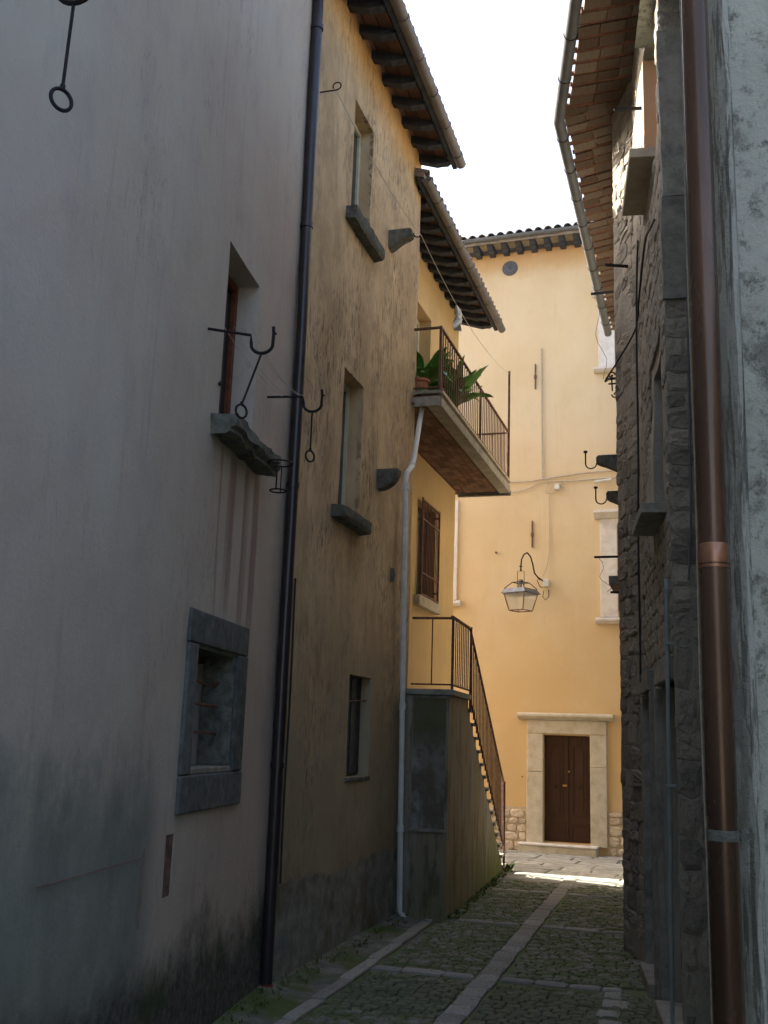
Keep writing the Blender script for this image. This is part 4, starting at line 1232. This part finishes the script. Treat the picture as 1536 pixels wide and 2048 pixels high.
# rubble stones, one by one on the corner face
rs = random.Random(9)
z = .0
while z < 10.1:
    h = rs.uniform(.13, .25); x = rs.uniform(-.01, .02)
    while x < 1.0:
        l = rs.uniform(.14, .40)
        if x + l > 1.06: l = 1.06 - x
        if l > .07:
            if rs.random() < .28 and h > .17:       # two thin stones on top of each other
                parts = ((z + h * .27, h * .5), (z + h * .76, h * .46))
            else:
                parts = ((z + h * .5 + rs.uniform(-.02, .02), h * rs.uniform(.86, 1.04)),)
            for (zc, hh) in parts:
                put("stone", ST[rs.randrange(14)], wq, T(x + l / 2, .0, zc) @ RY(rs.uniform(-12, 12)) @ S3(l * .97, rs.uniform(.008, .024), hh))
        x += l
    z += h * .97
# facade rubble, joined
fm = MB(); z = .02
OP = [SWN, D1, D2, LWN]
while z < 10.0:
    h = rs.uniform(.10, .22); x = 0.0
    while x < 2.95:
        l = min(rs.uniform(.12, .34), 2.98 - x)
        if not any(x < o[1] + .1 and x + l > o[0] - .1 and z < o[3] + .12 and z + h > o[2] - .1 for o in OP) and l > .06:
            MM = T(x + l / 2, .0, z + h / 2) @ RY(rs.uniform(-12, 12)) @ S3(l, rs.uniform(.008, .02), h)
            me = ST[rs.randrange(14)]; i = len(fm.v)
            fm.v += [tuple(MM @ v.co) for v in me.vertices]; fm.f += [tuple(i + q for q in p_.vertices) for p_ in me.polygons]
        x += l
    z += h
fm.build("rubble_facing", M['stone'], sto, kind='stuff')
# near return of the facade towards the camera
FRN = Frame((.93, 8.5), 90); MRN = FR.M.inverted() @ FRN.M
rw_ = wall_mesh(0, .6, -.1, 10.2, [], .25, .02, 15.0, (0, 0), False).build("return_wall", M['stonewall'], sto, MRN)
z = .05
while z < 9.9:
    if z < 2.9: h, mt = rs.uniform(.18, .34), 'stone'
    elif 5.75 < z < 8.0: h, mt = rs.uniform(.7, 1.0), 'slab'
    else: h, mt = rs.uniform(.12, .2), 'stone'
    x = 0.0
    while x < .3:
        l = .22 if mt == 'slab' else rs.uniform(.12, .26)
        if mt == 'slab':
            rough_slab(x - .02 + rs.uniform(0, .02), x + l, -.05 + rs.uniform(-.01, .015), .02, z, z + h - .012, rs.uniform(1, 90), .014, (5, 2, 8)).build("jamb_stone", M['slab'], sto, MRN, smooth=True)
            x += 1
        else:
            put("stone", ST[rs.randrange(14)], sto, MRN @ T(x + l / 2, .01, z + h / 2) @ RY(rs.uniform(-8, 8)) @ S3(l * 1.02, .02, h * 1.02)); x += l
    z += h
# doors, thresholds
for (a, b, c, d, dep) in (D1, D2):
    n_ = 5
    for k in range(n_):
        x = a + .02 + k * (b - a - .04) / n_
        m = MB(); m.box(x, x + (b - a - .04) / n_ - .006, .10, .14, .06, d - .02)
        if k == 0: dd = m.build("door", M['grey_door'], sto)
        else: m.build("plank", M['grey_door'], dd)
    m = MB(); m.box(a - .06, b + .06, -.07, .12, d, d + .2); m.build("lintel_stone", M['slab'], sto, bevel=.012)
for (a, b) in ((D1[0] - .03, D1[1] + .1), (D2[0] - .0, D2[1] + .1)):
    m = MB(); m.box(a - .05, b, -.12, .12, -.05, .12); m.build("threshold", M['concrete'], sto, bevel=.012)
for x in (.13, 1.14, 1.62):
    m = MB(); m.box(x, x + .16, -.06, .05, -.02, 2.72); m.build("jamb_stone", M['slab'], sto, bevel=.012)
# windows: sills, peach reveal above
pmat = mat_wall("peach window reveal", (0.62, 0.36, 0.22), (0.66, 0.40, 0.25), (0.5, 0.28, 0.17), .1, 30, .1)
a, b, c, d, dep = SWN
m = MB(); m.box(a - .01, a + .04, -.005, .28, c, d - .01); m.build("window_reveal", pmat, sto)
m = MB(); m.box(a + .05, b, .2, .26, c, d); wv = m.build("window", M['white_wood'], sto)
m = MB(); m.box(a + .12, b - .07, .195, .199, c + .07, d - .07); m.build("pane", M['glass'], wv)
m = MB(); m.box(a - .18, b - .18, -.23, .1, c - .10, c - .002); m.build("sill", M['dressed'], wv, bevel=.006)
a, b, c, d, dep = LWN
m = MB(); m.box(a, b, .15, .2, c, d); wv = m.build("window", M['grey_door'], sto)
m = MB(); m.box(a + .07, b - .07, .145, .149, c + .07, d - .07); m.build("pane", M['glass'], wv)
m = MB(); m.box(a - .15, b + .12, -.21, .1, c - .09, c - .002); m.build("sill", M['slab'], wv, bevel=.006)

# iron bars sticking out of the stone house
def iron_bar(label, frame, u, z, L, r=.014):
    m = MB(); m.box(-r, r, -L, .06, -r, r); o = m.build("iron_bar", M['iron'], None, frame.at(u, 0, z)); tag(o, label, "iron bar", "iron bars sticking out of the stone house"); return o
iron_bar("iron bar crossing the bright window at the top of the stone house", FR, 1.15, 8.95, .30)
iron_bar("iron bar below the tiled eave on the stone corner", FQ, .6, 7.85, .30)
iron_bar("black iron bar under the gutter end, trailing a thin wire", FSR, 5.7, 8.45, .48)
iron_bar("short iron bar beside the scrolled bracket on the stone house", FSR, 5.6, 7.20, .30)
iron_bar("long iron bar in front of the white window, trailing a wire", FSR, 5.6, 4.68, .48)
iron_bar("short lower iron bar where the trailing wire ends", FSR, 5.6, 4.2, .27)
def wire(label, A, B, sag, r=.003, mid=None):
    pts = [A.lerp(B, k / 10) + Vector((.05 * sin(k * 1.1), 0, -sag * 4 * k / 10 * (1 - k / 10))) for k in range(11)]
    m = MB(); m.tube(pts, r, 4); o = m.build("wire", M['cable']); tag(o, label, "wire")
wire("thin wire hanging from the bar at the gutter end to the scrolled bracket", FSR.pt(5.7, .44, 8.45), FSR.pt(5.6, .28, 7.2), .1, .004)
wire("thin wire hanging from the long bar to the short lower bar", FSR.pt(5.6, .43, 4.68), FSR.pt(5.6, .26, 4.2), .08, .004)
# corbels with hooks seen beyond the corner
for (u, z, L, lab) in ((5.55, 6.1, .44, "a"), (5.0, 5.72, .36, "b")):
    mb = MB(); H = .30
    mb.prism([(.03, 0), (-L * .93, 0), (-L, -.03), (-L, -.10)] + [(-L * (1 - .75 * k / 6), -H * (.4 + .45 * (k / 6) ** 1.4)) for k in range(1, 7)] + [(.03, -H * 1.15)], 'x', u - .08, u + .08)
    co = mb.build("corbel", M['sill_stone'], sto, MSR @ T(0, 0, z), bevel=.01)
    mb = MB(); mb.tube([(u, -L + .02, -.08)] + [(u, -L - .075 + .075 * cos(pi * k / 8), -.10 - .07 * sin(pi * k / 8)) for k in range(9)] + [(u, -L - .15, .06)], .010, 6)
    mb.tube([(u, -L - .15, .06), (u, -L - .15, .085)], .028, 8); mb.build("hook", M['iron'], co)
m = MB(); m.box(4.6, 5.5, -.3, .05, 4.32, 4.44); m.build("sill", M['concrete'], sto, MSR, bevel=.006)
# scrolled bracket with black cables
t = thing("scroll_bracket", "scrolled black iron cable bracket at the edge of the stone house", "bracket", FSR.at(6.3, 0, 6.88))
m = MB(); m.tube([(0, .02, .0), (0, -.2, .0)], .012, 6)
m.tube([(0, -.16 + .05 * cos(a) * (1 - a / 9), .12 + .05 * sin(a) * (1 - a / 9)) for a in [k * .5 for k in range(14)]], .010, 6)
m.tube([(0, -.16, .12), (0, -.15, -.1)], .010, 6)
m.tube([(0, -.11 - .05 * cos(a) * (1 - a / 9), -.15 - .05 * sin(a) * (1 - a / 9)) for a in [k * .5 for k in range(14)]], .010, 6)
m.build("scroll", M['iron'], t, smooth=True)
WF = Frame((0, 0), 90)
qp = [FSR.pt(6.3, .16, 6.98), FQ.pt(-.05, .12, 6.62), FQ.pt(.37, .06, 6.77), FQ.pt(1.0, .06, 6.90), FR.pt(.8, .05, 6.86), FR.pt(1.28, .05, 7.02), FR.pt(1.72, .05, 7.12), FR.pt(2.4, .06, 6.9), FR.pt(2.72, .06, 6.8)]
cable("thick black cable rising over the stone face from the scrolled bracket", WF, [(p.x, -p.y, p.z) for p in qp], .011, M['cable'], "dark cables on the stone house")
cable("black cable running down the stone face between corner and sill", FR, [(.75, .04, 7.6), (.62, .05, 7.2), (.55, .06, 6.4), (.5, .06, 5.2), (.42, .07, 4.4), (.4, .07, 3.3), (.36, .07, 2.85)], .011, M['cable'], "dark cables on the stone house")
# grey conduit
t = thing("conduit", "pale grey plastic conduit running down the stone house beside the door", "conduit", FR.M)
m = MB(); m.tube([(2.98, -.06, 3.45), (2.90, -.06, 2.7), (2.78, -.06, 1.4), (2.62, -.06, .05)], .017, 10); m.build("pipe", M['grey_pipe'], t, smooth=True)
m = MB(); m.tube([(2.985, -.06, 3.43), (2.98, -.06, 3.52)], .021, 10); m.build("collar", M['grey_pipe'], t)
for z, x in ((3.0, 2.935), (1.9, 2.83)):
    m = MB(); m.box(x - .03, x + .03, -.082, .0, z, z + .02); m.build("clip", M['grey_pipe'], t)
cable("thin blue grey cable running down the stone house left of the copper pipe", FRN, [(.20, .09, 9.0), (.19, .09, 7.0), (.165, .09, 5.2), (.15, .09, 4.0), (.12, .08, 3.5)], .009, M['gutter_blue'])

# eave of the stone house: gutter with a kink, flat tiles on edge rows, cover tiles
GZ = 10.1
KP = Vector((0.07, 12.27, GZ)); NP = Vector((0.47, 7.0, GZ)); EP = Vector((1.05, 19.6, GZ))
MI = FR.M.inverted()
m = MB(); half_gutter(m, [MI @ NP, MI @ KP, MI @ EP], .075); gt = m.build("gutter", M['gutter_blue'], sto, smooth=True)
m = MB()
for A, B in ((NP, KP), (KP, EP)):
    d = (B - A); n_ = int(d.length / .8); d.normalize()
    for k in range(n_):
        p = A + d * (.4 + .8 * k); q = MI @ p; dq = MI.to_3x3() @ d
        strap_ring(m, q, dq, .079); m.tube([q + Vector((dq.y, -dq.x, 0)) * .079, q + Vector((dq.y, -dq.x, 0)) * -.079], .005, 5)
m.build("gutter_strap", M['iron'], gt)
pm = None; cvm = None
tilt = 10.0
soff = []
def eave_rows(A, B, flip):
    global pm, cvm
    d = (B - A); L = d.length; d.normalize()
    inw = Vector((d.y, -d.x, 0))           # to the right of A->B = towards the house
    s_ = .06
    while s_ < L - .05:
        base = A + d * s_ + inw * (.075 if rs.random() < .45 else .105) + Vector((0, 0, .005))
        ang = math.degrees(math.atan2(inw.y, inw.x))
        base_m = Matrix.Translation(base) @ RZ(ang) @ RY(-tilt)
        x = 0.0
        depth = 1.15
        while x < depth:
            l = rs.uniform(.24, .32)
            if pm is None:
                mb = MB(); mb.box(0, 1, -.5, .5, 0, .025); pm = mb.mesh("flat_tile", M['pianella'])
            soff.append((base_m @ T(x, rs.uniform(-.008, .008), rs.uniform(-.006, .006)) @ RX(rs.uniform(-4, 4)) @ RZ(rs.uniform(-2, 2)) @ S3(l - .008, .165, 1), pm, "flat_tile")); x += l
        for j in range(3):
            if cvm is None:
                mb = MB()
                for yy in (0, 1):
                    for q in range(7):
                        a_ = pi * q / 6; mb.v.append((yy * .38, -.055 * cos(a_), -.05 * sin(a_) + .03))
                for q in range(6): mb.f.append((q, q + 1, 8 + q, 7 + q))
                mb.f.append(tuple(range(7))); mb.f.append(tuple(range(13, 6, -1)))
                cvm = mb.mesh("channel_tile", M['coppo'], True)
            soff.append((base_m @ T(-.05 + .36 * j + rs.uniform(-.03, .03), .11 + rs.uniform(-.01, .01), .012 + rs.uniform(0, .012)) @ RX(rs.uniform(-12, 12)) @ S3(1, .7, .75), cvm, "channel_tile"))
        s_ += .222
eave_rows(Vector((.37, 8.3, GZ)), KP, 0)
eave_rows(KP, EP, 0)
mb = MB()      # roof body above the tiles, following the kink
for A, B in ((NP, KP), (KP, EP)):
    d = (B - A).normalized(); inw = Vector((d.y, -d.x, 0)); up = Vector((0, 0, 1))
    def rp(P, x, h): return tuple(MI @ (P + inw * x + up * (h + x * math.tan(RAD(tilt)))))
    i = len(mb.v)
    for P in (A, B):
        for (x, h) in ((.16, .035), (.16, .12), (4.5, .12), (4.5, .035)): mb.v.append(rp(P, x, h))
    for f in ((0, 1, 5, 4), (1, 2, 6, 5), (2, 3, 7, 6), (3, 0, 4, 7), (0, 3, 2, 1), (4, 5, 6, 7)): mb.f.append(tuple(i + q for q in f))
rfs = mb.build("roof", M['old_tile'], sto)
for (mm, me, nm) in soff: put(nm, me, rfs, MI @ mm)

# lower brown roof edge beyond the gutter end
m = MB(); m.box(-1.9, -.2, -.62, 0, 9.3, 9.42); m.build("canopy", M['tile_wood'], sto, MSR)

# ================================================================== RENDERED HOUSE (right, near)
ren = thing("rendered_house", "house corner in rough flaking pale grey render at the right edge", "house", FG.M)
wall_mesh(.055, 5.0, -.2, 9.0, [], .12, .022, 17.0, (0, 5), True).build("wall", M['plaster'], ren)
# chamfered broken corner strip and side return
mb = MB(); zs2 = [-.2 + .06 * k for k in range(154)]
def cx(k, z): return [(-.055 + .012 * mn.noise(Vector((z * 2.2, 1, 0))), .22), (-.022 + .014 * mn.noise(Vector((z * 5, 2, 0))), .07), (.0 + .014 * mn.noise(Vector((z * 4, 3, 0))), .03), (.03 + .022 * mn.noise(Vector((z * 3, 4, 0))), -.004 + .012 * mn.noise(Vector((z * 6, 4, 7)))), (.062, .004)][k]
for z in zs2:
    for k in range(5): mb.v.append((*cx(k, z), z))
for j in range(len(zs2) - 1):
    for k in range(4): mb.f.append((j * 5 + k, j * 5 + k + 1, j * 5 + k + 6, j * 5 + k + 5))
mb.build("corner_strip", M['strip'], ren)
mb = MB(); mb.box(4.2, 7.0, -14, -.03, -.2, 6.0); mb.build("added_shade_wing", M['plaster'], ren)  # unseen wing, added to keep light off the near left wall
mb = MB(); mb.quad((-.055, .22, -.2), (.42, 3.2, -.2), (.42, 3.2, 9), (-.055, .22, 9)); mb.quad((.42, 3.2, -.2), (3.0, 3.2, -.2), (3.0, 3.2, 9), (.42, 3.2, 9)); mb.build("side_wall", M['plaster'], ren)

t = thing("downpipe", "thick brown copper downpipe at the corner of the grey rendered house", "downpipe", T(.635, 4.30, 0))
for (z0, z1) in ((-.1, 1.86), (1.95, 3.0), (3.0, 9.0)):
    m = MB(); m.tube([(0, 0, z0), (0, 0, z1)], .058, 24); m.build("pipe", M['copper'], t, smooth=True)
m = MB(); m.tube([(0, 0, 1.85), (0, 0, 1.96)], .055, 24); m.build("joint", M['copper'], t, smooth=True)
m = MB(); m.tube([(0, 0, 1.86), (0, 0, 1.90)], .0605, 24); m.box(.055, .115, -.01, .01, 1.868, 1.892); m.box(.065, .085, -.015, .015, 1.86, 1.90); m.build("clamp", M['sill_stone'], t, smooth=True)
m = MB(); m.tube([(0, 0, 2.93), (0, 0, 3.005), (0, 0, 3.01)], [.0605, .0605, .058], 24); m.build("collar", M['copper_bright'], t, smooth=True)
m = MB(); m.tube([(0, 0, 2.91), (0, 0, 2.922)], .0615, 24); m.build("collar_rim", M['copper_bright'], t, smooth=True)
m = MB(); m.tube([Vector((.576, 4.33, 1.0 + .3 * k)) + Vector((.003 * sin(k), 0, 0)) for k in range(26)], .004, 5); o = m.build("cable", M['pale_cable']); tag(o, "thin pale cable running down along the copper downpipe", "cable")
print("OBJ", len(bpy.data.objects), "TRI", sum(len(m_.polygons) for m_ in bpy.data.meshes))
